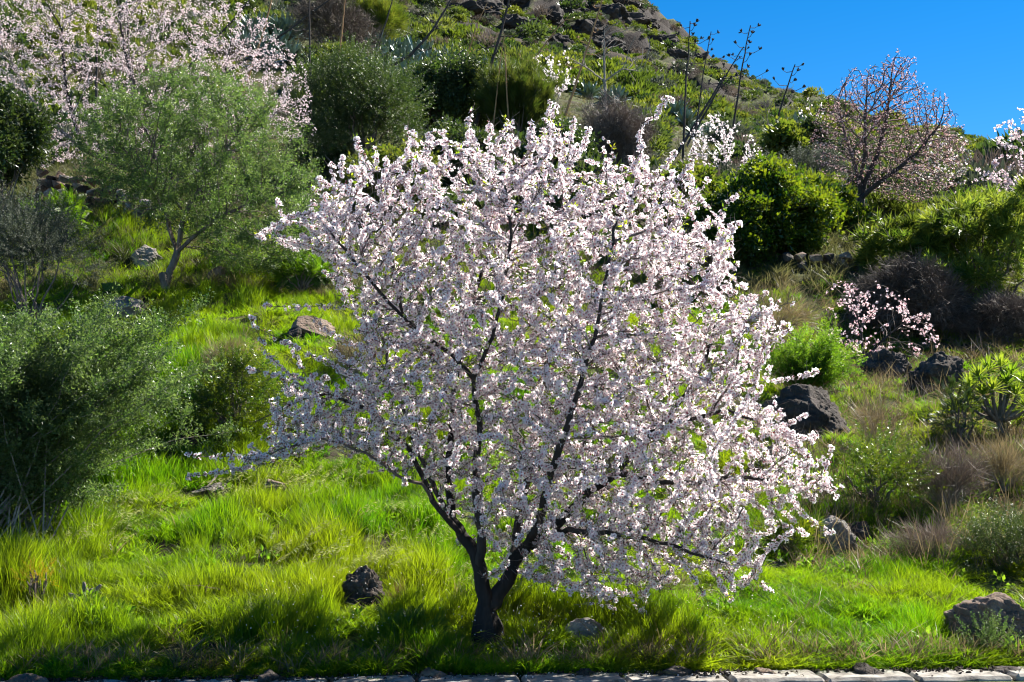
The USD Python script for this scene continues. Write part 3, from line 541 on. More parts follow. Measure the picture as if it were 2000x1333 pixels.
# straight young shoots past the crown's edge
rgA = np.random.default_rng(5)
deg = np.bincount(par[1:], minlength=len(P)); tips = np.where(deg == 0)[0]; cen = at(1010, 800, AD); newP, newpar = [], []
pick = rgA.choice(tips, min(len(tips), 950), False)
for k in pick:
    out = unit((P[k] - cen) * [1, .8, .9]); d = unit(out * .8 + unit(P[k] - P[par[k]]) * .6 + [0, 0, .35] + rgA.normal(0, .22, 3)); L = rgA.choice([.10, .18, .28, .40], p=[.32, .34, .22, .12]) * (.85 if P[k, 2] > 3.0 else 1.0); last = k; d = unit(d + [0, 0, .55 if P[k, 2] > 2.6 else 0])
    for s in range(int(L / .04)):
        d = unit(d + rgA.normal(0, .09, 3)); q = (P[last] if last < len(P) else newP[last - len(P)]) + d * .04; newP.append(q); newpar.append(last); last = len(P) + len(newP) - 1
def long_shoot(pix, D):
    """one shoot that stands out of the crown, through picture points"""
    global newP, newpar
    W = np.array([at(a, b, D) for a, b in pix]); arr = np.vstack([P, np.array(newP)]); last = int(np.argmin(((arr - W[0]) ** 2).sum(1)))
    for k in range(len(W)):
        A = P[last] if last < len(P) else newP[last - len(P)]; n = max(1, int(np.linalg.norm(W[k] - A) / .05))
        for s in range(1, n + 1):
            newP.append(A + (W[k] - A) * s / n + rgA.normal(0, .004, 3)); newpar.append(last); last = len(P) + len(newP) - 1
for pix, D in [([(930, 300), (908, 250), (915, 232), (925, 210)], 9.9), ([(1060, 260), (1068, 225), (1078, 198)], 10.2), ([(1250, 290), (1252, 240), (1285, 225), (1300, 190), (1320, 200)], 10.3), ([(1180, 320), (1195, 290), (1180, 268)], 10.0), ([(1245, 340), (1250, 312)], 9.8),
               ([(700, 350), (705, 300)], 10.2), ([(640, 420), (625, 345)], 10.0), ([(680, 400), (682, 345)], 9.7), ([(1400, 480), (1410, 410), (1440, 380)], 10.1), ([(1425, 520), (1428, 440)], 9.8), ([(600, 870), (540, 900), (455, 920), (450, 880)], 9.5), ([(470, 915), (445, 918)], 9.4), ([(500, 640), (488, 618)], 9.7), ([(640, 760), (560, 730), (520, 690), (488, 615)], 9.7),
               ([(700, 600), (600, 600), (515, 598)], 9.9), ([(640, 500), (560, 465), (485, 458)], 9.8), ([(1480, 830), (1530, 830), (1580, 810)], 9.8), ([(1530, 940), (1580, 910), (1612, 895)], 9.7), ([(1560, 960), (1610, 950), (1635, 975)], 9.6), ([(1470, 750), (1540, 740), (1600, 725)], 10.2), ([(1450, 680), (1520, 660), (1545, 640)], 10.0), ([(1430, 600), (1480, 580), (1500, 570)], 10.3),
               ([(1400, 1110), (1430, 1140), (1436, 1165)], 9.4), ([(1180, 1150), (1200, 1168)], 9.5), ([(960, 1120), (972, 1125), (940, 1130)], 9.7), ([(440, 920), (365, 932)], 9.45), ([(830, 300), (835, 262), (870, 258)], 10.1), ([(970, 300), (972, 275), (1003, 235)], 10.2)]:
    long_shoot(pix, D)
P2 = np.vstack([P, np.array(newP)]); par2 = np.concatenate([par, np.array(newpar)])
r = radii(P2, par2, .0027, 2.3); r = r * np.where(r > .02, .115 / r[0], 1.0) ** np.clip((r - .02) / .05, 0, 1)
ht = np.clip((P2[:, 2] - P2[0, 2]) / .5, 0, 1); seedn = len(nodes)
up_ = P2[:, 2] - P2[0, 2]; r = np.minimum(r, np.interp(up_, [0, .12, .26, .36, .75, .95, 1.6, 2.4], [.118, .092, .076, .060, .047, .034, .022, .012]))
r[:2] = [.135, .12]
base = ground(P2[0, 0], AD); base_alm = base
alm = thing('almond_tree', 'large white blossoming almond tree with dark forked trunk in the foreground', 'tree', base)
tree_body(alm, base, P2, par2, r, MT['bark'], MT['twig'], .016, .04, 9)
fp, fd, fi = along(P2, par2, r, .0085, .0074, rgA)
n = len(fp); print('almond nodes', len(P2), 'blossoms', n)
off = unit(np.cross(fd, rand_dir(n))); pos = fp + off * rgA.uniform(.004, .021, (n, 1)); face = unit(off + fd * .35 + unit(pos - cen) * .35 + [0, -.12, .05] + rgA.normal(0, .3, (n, 3)))
keep = (meshkit.noise(pos * 4.2, 77) > .22) & (meshkit.noise(pos * 15.0, 78) > .34) & (pos[:, 2] > base[2] + .25); pos, face = pos[keep], face[keep]; n = len(pos)
idx = rgA.choice([0, 1, 2, 3, 4], n, p=[.36, .32, .16, .08, .08]); sc = rgA.uniform(.0135, .0205, n)
PW = [(m, MT['petal_white'], c) for m, c in FL] + [(BUD[0], MT['petal_pink'], BUD[1])]
depth_order = np.argsort(pos[:, 1]); front = depth_order[(idx[depth_order] < 3)][:300]; rest = np.setdiff1d(np.arange(n), front)
Q = quat_to(face)
inst('blossoms', alm, PW, pos[rest] - base, Q[rest], sc[rest], idx[rest])
for k in front:
    x_, y_, z_, w_ = Q[k]; q = trimesh.transformations.quaternion_matrix([w_, x_, y_, z_])[:3, :3]; m, c = FL[idx[k]]
    obj('blossom', (m[0] * sc[k] @ q.T + pos[k] - base, m[1]), MT['petal_white'], alm, False, c)
sp_, sd_, _ = along(P2, par2, r, .012, .036, rgA); parts = []
for p_, d_ in zip(sp_, sd_):
    e_ = unit(np.cross(d_, rgA.normal(size=3)) * .9 + d_ * .7 + [0, 0, .15]); L_ = rgA.uniform(.03, .13); parts.append(tube([p_ - base, p_ - base + e_ * L_ * .5, p_ - base + e_ * L_ + rgA.normal(0, .01, 3)], [.0024, .002, .0012], 3, False))
obj('spur_twigs', cat(parts), MT['twig'], alm, kind='stuff')
lp, ld, _ = along(P2, par2, r, .006, .22, rgA); inst('leaves', alm, [(LEAF, MT['new_leaf'], None)], lp - base, quat_to(ld + rand_dir(len(lp)) * .4), rgA.uniform(.022, .042, len(lp)))

def blossom_tree(label, outline, limbs, D, natt, petal, spacing, fsize, name='almond_tree', tip=.004, dfrac=.8, seed=1, group=None, bark='bark', twig='twig', trunk=.1, step=.12, kill=.2, leaf=0., thin=.25, rmax=.014, kind=None, leafmat_='olive', lsize=.2, cat_='tree', power=2.35):
    """a smaller tree of the same growth; blossoms, or sprays of leaves when KIND is given"""
    rg = np.random.default_rng(seed); att = envelope(outline, natt, D, dfrac, rg); nd, pr = seed_limbs(limbs, D); P, par = grow(att, nd, pr, step, 3.0, kill, up=.08, seed=seed)
    r = radii(P, par, tip, power); r = np.minimum(r * min(1.0, trunk / r[0]) ** np.clip((r - tip * 2) / (trunk * .5), 0, 1), trunk); g = ground(P[0, 0], P[0, 1])
    base = np.array([g[0], g[1], min(g[2], P[0, 2])]); t = thing(name, label, cat_, base, group)
    P = np.vstack([P[:1] - [0, 0, max(0, P[0, 2] - g[2]) + .05], P[1:]]); tree_body(t, base, P, par, r, MT[bark], MT[twig], trunk * .28, trunk * .5, 7)
    fp, fd, _ = along(P, par, r, rmax, spacing, rg); keep = meshkit.noise(fp * 2.0, seed) > thin; fp, fd = fp[keep], fd[keep]; n = len(fp); cen = P.mean(0)
    if kind:
        d = unit(fd * .6 + unit(fp - cen) * .4 + rg.normal(0, .55, (n, 3)) + [0, 0, .2]); inst('foliage', t, protos(kind, leafmat_), fp - base, quat_to(d), lsize * rg.uniform(.6, 1.3, n))
    else:
        off = unit(np.cross(fd, rand_dir(n))); p = fp + off * rg.uniform(.0, .05, (n, 1)); inst('blossoms', t, [(m, MT[petal], c) for m, c in FL], p - base, quat_to(off + rg.normal(0, .4, (n, 3))), fsize * rg.uniform(.7, 1.3, n))
        if leaf:
            lp, ld, _ = along(P, par, r, rmax, leaf, rg); inst('leaves', t, [(LEAF, MT['lime'], None)], lp - base, quat_to(ld), rg.uniform(.05, .1, len(lp)))
    return t

# olive tree in the left middle ground, pink almond behind it
blossom_tree('rounded grey green olive tree with forked pale trunk in the meadow', [(180, 250), (230, 190), (320, 160), (400, 150), (480, 170), (560, 230), (600, 300), (620, 370), (610, 440), (585, 510), (500, 535), (425, 520), (380, 450), (300, 440), (230, 410), (175, 350), (160, 290)],
    [[(322, 588, 0), (326, 555, 0), (336, 520, 0), (345, 495, 0), (335, 460, -.1), (325, 420, -.2), (300, 370, -.3), (270, 310, -.3)], [(345, 495, 0), (352, 460, .1), (360, 420, .2), (390, 370, .3), (430, 310, .3), (470, 250, .2)], [(345, 495, 0), (375, 465, -.2), (420, 430, -.4), (480, 400, -.5), (540, 380, -.5)]],
    22.0, 2300, None, .036, 0, 'olive_tree', .004, .95, 11, bark='bark_grey', trunk=.15, step=.12, kill=.17, kind='oleaster', leafmat_='olive', lsize=.22, thin=.36, rmax=.02)
t = obj('pruned_stub', tube(np.array([at(326, 560, 21.95), at(320, 535, 21.9), at(317, 520, 21.9)]) - ground(*at(322, 588, 22)[:2]), [.075, .06, .065], 8), MT['bark_grey'], stage.GetPrimAtPath('/World/olive_tree'))
blossom_tree('wide pale pink blossoming almond tree behind the olive tree at upper left', [(-60, 60), (0, -20), (120, -70), (280, -60), (420, -20), (520, 40), (580, 120), (612, 190), (600, 260), (540, 280), (420, 290), (300, 300), (180, 310), (60, 330), (0, 260), (-60, 180)],
    [[(330, 455, 0), (328, 400, 0), (322, 360, 0), (300, 300, 0), (280, 220, .2), (250, 120, .2), (230, 20, .2)], [(322, 360, 0), (250, 330, -.3), (160, 290, -.5), (80, 220, -.6), (20, 120, -.6)], [(322, 360, 0), (380, 290, .3), (430, 200, .4), (450, 90, .4)], [(322, 360, 0), (400, 330, -.4), (480, 280, -.6), (550, 210, -.6)], [(160, 290, -.5), (130, 180, -.4), (120, 60, -.3)]],
    27.5, 6500, 'petal_pink', .020, .0140, dfrac=.65, seed=13, trunk=.17, step=.13, kill=.17, thin=.33, twig='twig_grey')
# dark-limbed almond on the right skyline and others
blossom_tree('dark limbed almond tree with thin rosy blossom against the sky at right', [(1630, 185), (1650, 140), (1690, 150), (1735, 112), (1770, 118), (1790, 175), (1835, 195), (1862, 240), (1875, 310), (1860, 370), (1790, 400), (1720, 385), (1650, 360), (1600, 320), (1585, 250), (1605, 205)],
    [[(1676, 452, 0), (1680, 420, 0), (1682, 390, 0), (1680, 360, 0), (1670, 320, 0), (1655, 280, 0), (1640, 220, .1)], [(1682, 390, 0), (1692, 350, .1), (1715, 300, .2), (1730, 240, .3), (1740, 160, .3)], [(1682, 390, 0), (1700, 370, -.2), (1740, 340, -.4), (1790, 300, -.5), (1830, 250, -.5)], [(1680, 360, 0), (1690, 300, -.3), (1690, 220, -.4)]],
    27.0, 5000, 'petal_dusk', .044, .0128, dfrac=.8, seed=17, trunk=.16, step=.10, kill=.115, thin=.12, twig='dusk_twig', tip=.0062, power=2.75)
blossom_tree('pale almond tree with yellowing leaves behind the dark limbed almond', [(1780, 300), (1820, 260), (1870, 260), (1895, 310), (1885, 370), (1840, 400), (1790, 390), (1765, 350)], [[(1830, 440, 0), (1830, 400, 0), (1832, 360, 0), (1835, 320, 0)], [(1830, 400, 0), (1800, 350, 0)]],
    31.0, 420, 'petal_white', .05, .027, dfrac=.8, seed=19, trunk=.09, step=.14, kill=.22, leaf=.10, twig='twig_grey')
blossom_tree('white almond tree at the right edge of the picture', [(1955, 240), (1990, 205), (2060, 200), (2120, 260), (2120, 360), (2040, 410), (1960, 400), (1915, 370), (1905, 330), (1950, 305)], [[(2040, 470, 0), (2035, 420, 0), (2020, 370, 0), (2010, 300, 0), (2010, 230, 0)], [(2035, 420, 0), (1990, 370, 0), (1940, 350, 0)]],
    29.0, 800, 'petal_pink', .035, .029, dfrac=.8, seed=23, trunk=.12, step=.14, kill=.22, twig='twig_grey')
blossom_tree('small white almond tree below the leaning agave stalk', [(1330, 290), (1360, 240), (1400, 225), (1450, 250), (1480, 290), (1500, 330), (1480, 365), (1420, 355), (1370, 340), (1340, 330)], [[(1425, 395, 0), (1422, 360, 0), (1420, 320, 0), (1415, 270, 0)], [(1422, 360, 0), (1450, 320, 0), (1470, 300, 0)], [(1422, 360, 0), (1385, 320, 0), (1360, 280, 0)]],
    33.5, 900, 'petal_white', .032, .024, dfrac=.8, seed=29, trunk=.08, step=.14, kill=.24, twig='twig_grey')
blossom_tree('distant white almond tree beyond the green broom bush', [(1035, 120), (1060, 102), (1100, 108), (1128, 140), (1130, 175), (1090, 190), (1060, 170)], [[(1090, 225, 0), (1090, 190, 0), (1085, 150, 0)], [(1090, 190, 0), (1110, 150, 0)]],
    48.0, 330, 'petal_white', .07, .038, dfrac=.8, seed=31, trunk=.09, step=.18, kill=.28, twig='twig_grey')
blossom_tree('sparse little white almond left of the dark limbed almond', [(1545, 215), (1570, 192), (1605, 200), (1625, 240), (1610, 275), (1570, 265)], [[(1590, 320, 0), (1588, 280, 0), (1585, 240, 0)]],
    38.0, 170, 'petal_white', .07, .03, dfrac=.8, seed=37, trunk=.07, step=.16, kill=.26, twig='twig_grey')
blossom_tree('airy pale green tree with tiny leaves between the two right agave stalks', [(1450, 190), (1480, 150), (1510, 170), (1545, 190), (1550, 250), (1530, 300), (1480, 310), (1455, 270)], [[(1505, 350, 0), (1502, 300, 0), (1500, 240, 0), (1490, 180, 0)], [(1502, 300, 0), (1525, 250, 0)]],
    38.0, 420, None, .14, 0, 'pale_tree', .004, .8, 41, bark='bark_grey', twig='twig_grey', trunk=.08, step=.14, kill=.24, kind='fine', leafmat_='lime', lsize=.24, thin=.25)
blossom_tree('low pink blossoming almond sapling on the dark lava ledge', [(1605, 610), (1630, 570), (1665, 545), (1700, 560), (1760, 580), (1815, 620), (1820, 680), (1790, 705), (1720, 700), (1650, 690), (1620, 660)], [[(1690, 725, 0), (1690, 700, 0), (1680, 640, 0), (1660, 570, 0)], [(1690, 700, 0), (1740, 650, 0), (1790, 620, 0)], [(1690, 700, 0), (1650, 670, 0), (1620, 620, 0)]],
    19.2, 900, 'petal_rose', .042, .020, 'almond_sapling', .0035, .7, 43, trunk=.04, step=.09, kill=.14, twig='twig', thin=.4)

# ---------------------------------------------------------------- shrubs and bushes
shoots('olive_shrub', 'large fine leaved grey green shrub filling the left edge in front', (-60, 1030), (-260, 545, 480, 1030), 12.6, 'oleaster', 'olive', 140, 100, .16, seed=51, depth=.6, r0=.010, arch=.10, bark='twig_grey', fan=2.2, start=.14, ragged=.25, wide=.22)
bush('weedy_bush', 'leafy green weeds in the hollow below the dry tussock', (360, 690, 560, 910), 15.6, 'olive', 'glossy', 900, .20, seed=52, clumps=30, clump=.3, depth=.6)
bush('dark_bush', 'dark evergreen bush at the left edge beside the stone wall', (-80, 190, 75, 420), 25.5, 'dense', 'olive_dark', 1700, .26, seed=53)
bush('grey_shrub', 'dull grey green shrub below the stone wall at left', (-60, 405, 188, 600), 19.5, 'fine', 'greygreen', 1700, .22, 'shrub', seed=54, clumps=46)
for k, (bx, D, lab) in enumerate([((62, 398, 160, 462), 24.3, 'bright green fern patch in front of the stone wall'), ((770, 1225, 850, 1275), 9.95, 'dark green fern in shade left of the almond trunk'), ((1825, 768, 1915, 860), 15.2, 'dark green ferny plant left of the succulent'), ((540, 515, 640, 560), 22.3, 'low fern spread over the mossy mound')]):
    bush('fern', lab, bx, D, 'fern', 'fern' if k != 2 else 'olive_dark', 260, (.30, .16, .15, .30)[k], 'fern', seed=60 + k, clumps=16, clump=.5, upward=.4)
bush('wild_olive_bush', 'big rounded dark olive green bush right of the pink almond', (588, 118, 830, 420), 33.0, 'olive', 'olive_dark', 4600, .36, seed=70, clumps=80, clump=.26, inner=.35)
bush('green_bush', 'mid green bush between the olive green bush and the broom', (785, 125, 945, 285), 38.0, 'dense', 'olive_dark', 2000, .33, seed=71, clumps=46)
shoots('broom_bush', 'upright feathery green broom bush with a bare pole in front', (1010, 300), (925, 105, 1090, 290), 36.5, 'needles', 'feather', 110, 24, .34, 'bush', seed=72, depth=.9, r0=.02, arch=.05, fan=.4)
bush('yellow_green_shrub', 'yellow green shrub near the top left of the mountain', (688, 12, 785, 95), 84.0, 'needles', 'lime', 1100, .7, 'shrub', seed=73, upward=1.0)
bush('yellow_top_shrub', 'bright yellow green shrub behind the olive green bush', (620, 98, 695, 165), 52.0, 'dense', 'lime', 420, .36, 'shrub', seed=74)
bush('dead_shrub', 'grey dead shrub above the olive green bush', (595, 15, 705, 130), 64.0, 'sticks', 'dry_dark', 620, .8, 'shrub', seed=75, upward=.3)
shoots('bare_shrub', 'bare brown twiggy shrub behind the top right of the crown', (1200, 375), (1120, 185, 1285, 365), 31.5, 'sticks', 'dry_pale', 80, 16, .42, seed=76, r0=.012, bark='twig_grey', arch=.02)
bush('round_glossy_bush', 'round bush with bright glossy backlit leaves right of the crown', (1375, 362, 1602, 560), 24.3, 'broad', 'glossy', 4600, .165, seed=77, clumps=70, clump=.26, inner=.3)
bush('hedge_bush', 'dark leafy bush at the foot of the dark limbed almond', (1550, 380, 1668, 500), 26.0, 'broad', 'glossy', 1500, .18, seed=78, clumps=36)
bush('feathery_bush', 'large feathery yellow green bush at the right edge', (1674, 435, 1850, 640), 23.2, 'pompom', 'plume', 520, .26, seed=79, clumps=60, clump=.12, upward=.35, inner=.12)
bush('feathery_bush', 'lower feathery yellow green bush cut by the right edge', (1775, 372, 2080, 660), 22.6, 'pompom', 'plume', 1100, .27, seed=80, clumps=120, clump=.10, upward=.35, inner=.12)
bush('grey_shrub', 'dull grey green shrub above the hedge bush', (1535, 305, 1650, 410), 32.0, 'fine', 'greygreen', 900, .32, 'shrub', seed=81)
bush('grey_shrub', 'grey green shrub between the white almond and the round bush', (1440, 330, 1560, 420), 30.5, 'fine', 'greygreen', 800, .30, 'shrub', seed=82)
bush('green_bush', 'dark bush below the white almond at the right edge', (1890, 385, 2080, 520), 28.0, 'dense', 'olive_dark', 1500, .28, seed=83)
bush('green_bush', 'leafy lime bush right of the leaning agave stalk', (1505, 255, 1560, 330), 35.5, 'broad', 'lime', 360, .28, seed=84)
bush('green_bush', 'dark bush below the round pink flare of blossoms', (1555, 250, 1620, 340), 36.0, 'dense', 'olive_dark', 600, .28, seed=85)
bush('lime_bush', 'bright lime leaved bush left of the round glossy bush', (1290, 345, 1400, 480), 26.0, 'broad', 'lime', 900, .2, seed=86)
bush('lime_bush', 'lime leaved shrub behind the upper left blossoms', (680, 300, 830, 420), 27.5, 'broad', 'lime', 900, .17, seed=87, sparse=.2)
bush('green_bush', 'leafy bush behind the top of the crown', (830, 260, 960, 400), 30.0, 'dense', 'olive_dark', 1000, .26, seed=88)
bush('green_bush', 'dark bush behind the crown between crown and agave', (1040, 250, 1150, 420), 29.5, 'dense', 'olive_dark', 1000, .26, seed=89)
shoots('thorn_bush', 'dark leafless thorn bush arching like a dome behind the pink sapling', (1800, 720), (1640, 535, 1895, 720), 21.2, 'sticks', 'dry_dark', 220, 12, .34, 'bush', seed=90, r0=.01, arch=.35, bark='stalk_dark', start=.35)
shoots('thorn_bush', 'grey leafless brambles right of the thorn dome', (1960, 720), (1870, 590, 2060, 720), 20.6, 'sticks', 'dry_dark', 90, 9, .32, 'bush', seed=91, r0=.009, arch=.3, bark='twig_grey', start=.35)
shoots('fennel_plant', 'bright green feathery fennel beside the right of the crown', (1560, 815), (1460, 630, 1705, 810), 17.2, 'olive', 'fern', 80, 24, .20, 'plant', seed=92, r0=.008, arch=.08, bark='stalk_tan', fan=1.4, ragged=.6)
bush('leafy_plant', 'leafy green plant on the right slope above the grey boulder', (1640, 872, 1785, 1000), 13.4, 'olive', 'glossy', 520, .17, 'plant', seed=93, clumps=24, clump=.4)
bush('leafy_plant', 'strappy green clump left of the grey boulder', (1496, 1020, 1572, 1098), 12.3, 'tuft', 'glossy', 90, .14, 'plant', seed=94, clumps=12, clump=.5, upward=.8)
bush('leafy_plant', 'grey green plant in front of the large brown boulder', (1878, 1238, 1968, 1322), 9.85, 'fine', 'olive', 300, .11, 'plant', seed=95, clumps=18, clump=.45)
bush('leafy_plant', 'dark bush behind the large brown boulder at the right edge', (1900, 1040, 2070, 1180), 12.0, 'fine', 'olive_dark', 800, .17, 'plant', seed=96, clumps=24, clump=.4)

# dry weeds: straw-coloured or dark shoots
for k, (root, bx, D, mat, ns, sz, lab) in enumerate([
    ((440, 790), (395, 650, 535, 800), 16.4, 'straw', 120, .34, 'brown dry tussock hanging over the grass hollow'),
    ((1850, 1010), (1730, 860, 1960, 1010), 13.4, 'dry_dark', 150, .30, 'dark brown dry weeds leaning on the right slope'),
    ((1700, 900), (1640, 760, 1800, 900), 14.8, 'straw', 60, .30, 'pale dry grass stems between boulder and succulent'),
    ((1480, 690), (1440, 560, 1640, 690), 20.0, 'straw', 120, .4, 'tawny dry grass leaning left below the dark wall'),
    ((1960, 980), (1880, 860, 2060, 980), 14.0, 'straw', 90, .32, 'grey dry stems right of the dark brown weeds'),
    ((1830, 1120), (1740, 1020, 1900, 1125), 12.2, 'dry_dark', 90, .24, 'low dark dry weeds above the large brown boulder'),
    ((700, 760), (640, 640, 760, 760), 17.6, 'straw', 60, .34, 'thin dry stems seen through the left branches'),
    ((775, 1215), (752, 1128, 806, 1215), 10.6, 'dry_rust', 30, .13, 'small rusty dried plant right of the dark lava rock'),
    ((1290, 1190), (1240, 1130, 1340, 1190), 11.0, 'straw', 26, .2, 'wisp of dry grass below the crown')]):
    shoots('dry_weeds', lab, root, bx, D, 'wisp', mat, int(ns * .8), 5, sz * .9, 'dry grass', seed=110 + k, r0=.003, arch=.04, bark='twig_grey', start=.2, fan=1.3, ragged=.55)

bush('flowering_weed', 'little weed with orange yellow flowers at the left edge of the meadow', (48, 1108, 104, 1150), 10.9, 'fine', 'yellow', 70, .07, 'weed', seed=97, clumps=12, clump=.4)
bush('leafy_plant', 'low leafy weeds around the stump at lower left', (90, 1190, 260, 1260), 10.2, 'broad', 'fern', 60, .10, 'plant', seed=98, clumps=14, clump=.4)
# succulent with forked grey stems and lime rosettes
def succulent():
    D = 14.6; b = G(1955, 868); D = b[1]; t = thing('succulent_shrub', 'candelabra succulent with forked grey stems and lime leaf rosettes', 'plant', ground(b[0], D)); o = ground(b[0], D); rg = np.random.default_rng(9); parts, tips = [], []
    main = [(1955, 875), (1956, 845), (1950, 820)]
    ends = [(1895, 740), (1912, 720), (1930, 705), (1955, 700), (1975, 715), (2000, 730), (2015, 750), (1890, 770), (1940, 745), (1985, 755), (1965, 735), (1920, 755), (2005, 780)]
    parts.append(tube(np.array([at(a, c, D) for a, c in main]) - o, [.045, .038, .034], 7))
    for k, e in enumerate(ends):
        dy = rg.uniform(-.3, .3); s = at(1950, 822, D) - o; q = at(e[0], e[1] + 18, D + dy) - o; m = s * .5 + q * .5 + np.array([(q - s)[0] * .22, 0, -.06]); u = np.linspace(0, 1, 7)[:, None]
        parts.append(tube((1 - u) ** 2 * s + 2 * u * (1 - u) * m + u ** 2 * q, np.linspace(.026, .013, 7), 6)); tips.append(q)
    obj('stems', cat(parts), MT['bark_grey'], t, True)
    for q in tips:
        n = 46; a = np.arange(n) * 2.4; el = np.linspace(-.35, 1.35, n); d = np.stack([np.cos(a) * np.cos(el), np.sin(a) * np.cos(el), np.sin(el)], 1)
        obj('leaf_rosette', blades(np.tile(q, (n, 1)) + d * .01, d + rg.normal(0, .08, (n, 3)), np.cross(d, [0, 0, 1.01]), rg.uniform(.15, .22, n), .032, .2), MT['succulent'], t)
succulent()

# old stump and sticks in the meadow
g = G(172, 1196); t = thing('tree_stump', 'small weathered broken stump in the shaded grass at lower left', 'stump', g)
rgs = np.random.default_rng(4); obj('stump', tube([(0, 0, -.05), (.01, 0, .06), (.02, .01, .12), (.03, .01, .17)], [.07, .055, .05, .02], 9), MT['bark_grey'], t, 50)
for d in ((-.16, 0, .13), (.09, .02, .2), (-.05, .03, .22)): obj('root_stub', tube([(0, 0, .05), np.array(d) * .6 + [0, 0, .03], d], [.035, .025, .012], 7), MT['bark_grey'], t, 50)
for k, (a, b2, lab) in enumerate([((398, 970), (442, 944), 'pale dry stick lying across the broken stone'), ((432, 966), (470, 950), 'short pale stick right of the long one')]):
    A, B = G(*a), G(*b2); t = thing('stick', lab, 'stick', A); obj('wood', tube([(0, 0, .05), (B - A) * .5 + [0, 0, .12], B - A + [0, 0, .16]], [.014, .011, .006], 6), MT['twig_grey'], t)

# ---------------------------------------------------------------- agaves and their flower poles
def agave_mesh(rg, n=26):
    out = []
    for k in range(n):
        a = k * 2.4; el = .25 + 1.1 * k / n + rg.normal(0, .1); L = rg.uniform(.8, 1.05); d = np.array([np.cos(a) * np.cos(el), np.sin(a) * np.cos(el), np.sin(el)]); s = np.array([-np.sin(a), np.cos(a), 0]); up = np.cross(d, s) * -1
        u = np.array([0, .25, .55, .85, 1.0]); w = np.array([.085, .10, .095, .05, .003]); c = d * (u * L)[:, None] + np.array([0, 0, -1]) * (.16 * u ** 2.5 * np.cos(el))[:, None] + up * .0
        l, r_, b = c - s * w[:, None] + up * w[:, None] * .35, c + s * w[:, None] + up * w[:, None] * .35, c - up * .025
        v = np.stack([l, b, r_], 1).reshape(-1, 3); f = []
        for i in range(4):
            for j in range(2): q = i * 3 + j; f += [[q, q + 1, q + 4], [q, q + 4, q + 3]]
        out.append((v, np.array(f)))
    return out
PROT = '/World/plant_kinds'; stage.CreateClassPrim(PROT)
for k in range(2):
    p = UsdGeom.Xform.Define(stage, f'{PROT}/agave_{k}').GetPrim(); rg = np.random.default_rng(200 + k)
    for m in agave_mesh(rg): obj('leaf', m, MT['agave'], p)
def copy_of(proto, name, label, cat_, loc, rz, s, group):
    x = UsdGeom.Xform.Define(stage, uniq('/World', name)); x.AddTranslateOp().Set(Gf.Vec3d(*map(float, loc))); x.AddRotateZOp().Set(math.degrees(rz)); x.AddScaleOp().Set(Gf.Vec3f(*np.broadcast_to(s, 3).astype(float).tolist()))
    x.GetPrim().GetReferences().AddInternalReference(f'{PROT}/{proto}'); x.GetPrim().SetInstanceable(True); cd(x.GetPrim(), label=label, category=cat_, group=group); return x.GetPrim()
rg = np.random.default_rng(8)
AG = [(735, 80, 45), (775, 75, 45), (815, 95, 45), (700, 85, 45), (755, 60, 45), (830, 75, 45), (870, 100, 45), (500, 40, 45), (535, 30, 45), (565, 60, 45), (720, 150, 45), (745, 120, 48), (765, 145, 45), (785, 115, 49), (805, 140, 46), (825, 160, 45), (840, 125, 49), (760, 95, 52), (870, 130, 48), (705, 115, 48), (790, 165, 43), (850, 165, 43), (730, 180, 41), (690, 150, 44),
      (475, 95, 44), (500, 75, 47), (525, 100, 43), (550, 85, 45), (540, 60, 49), (515, 120, 41), (570, 110, 42), (490, 50, 50), (1090, 265, 32.5), (1105, 260, 33), (1185, 195, 42), (1205, 190, 43), (1340, 235, 38), (1355, 255, 36), (1385, 260, 37), (1150, 160, 47), (1320, 215, 41), (1530, 240, 42), (1560, 235, 43), (935, 110, 52), (965, 120, 52)]
for k, (px, py, D) in enumerate(AG):
    g = G(px, py + 16); g = g if g[1] < 80 else ground(at(px, py, 80)[0], 80.0); s = g[1] / FPX * rg.uniform(.8, 1.25) * (58 if px < 1000 else 42)
    if 1080 < px < 1110: lab, gr = f'blue grey agave rosette right behind the crown top, {"left" if px < 1100 else "right"} one of two', None
    elif px < 600: lab, gr = 'blue grey agave in the thicket right of the pink almond crown', 'agaves above the pink almond'
    elif px < 900: lab, gr = 'blue grey agave in the thicket above the green bush', 'agaves above the green bush'
    else: lab, gr = 'small agave among the shrubs at the foot of the mountain', 'agaves at the foot of the mountain'
    copy_of(f'agave_{k % 2}', 'agave', lab, 'agave', g + [0, 0, .12], rg.uniform(0, 6.28), s, gr)
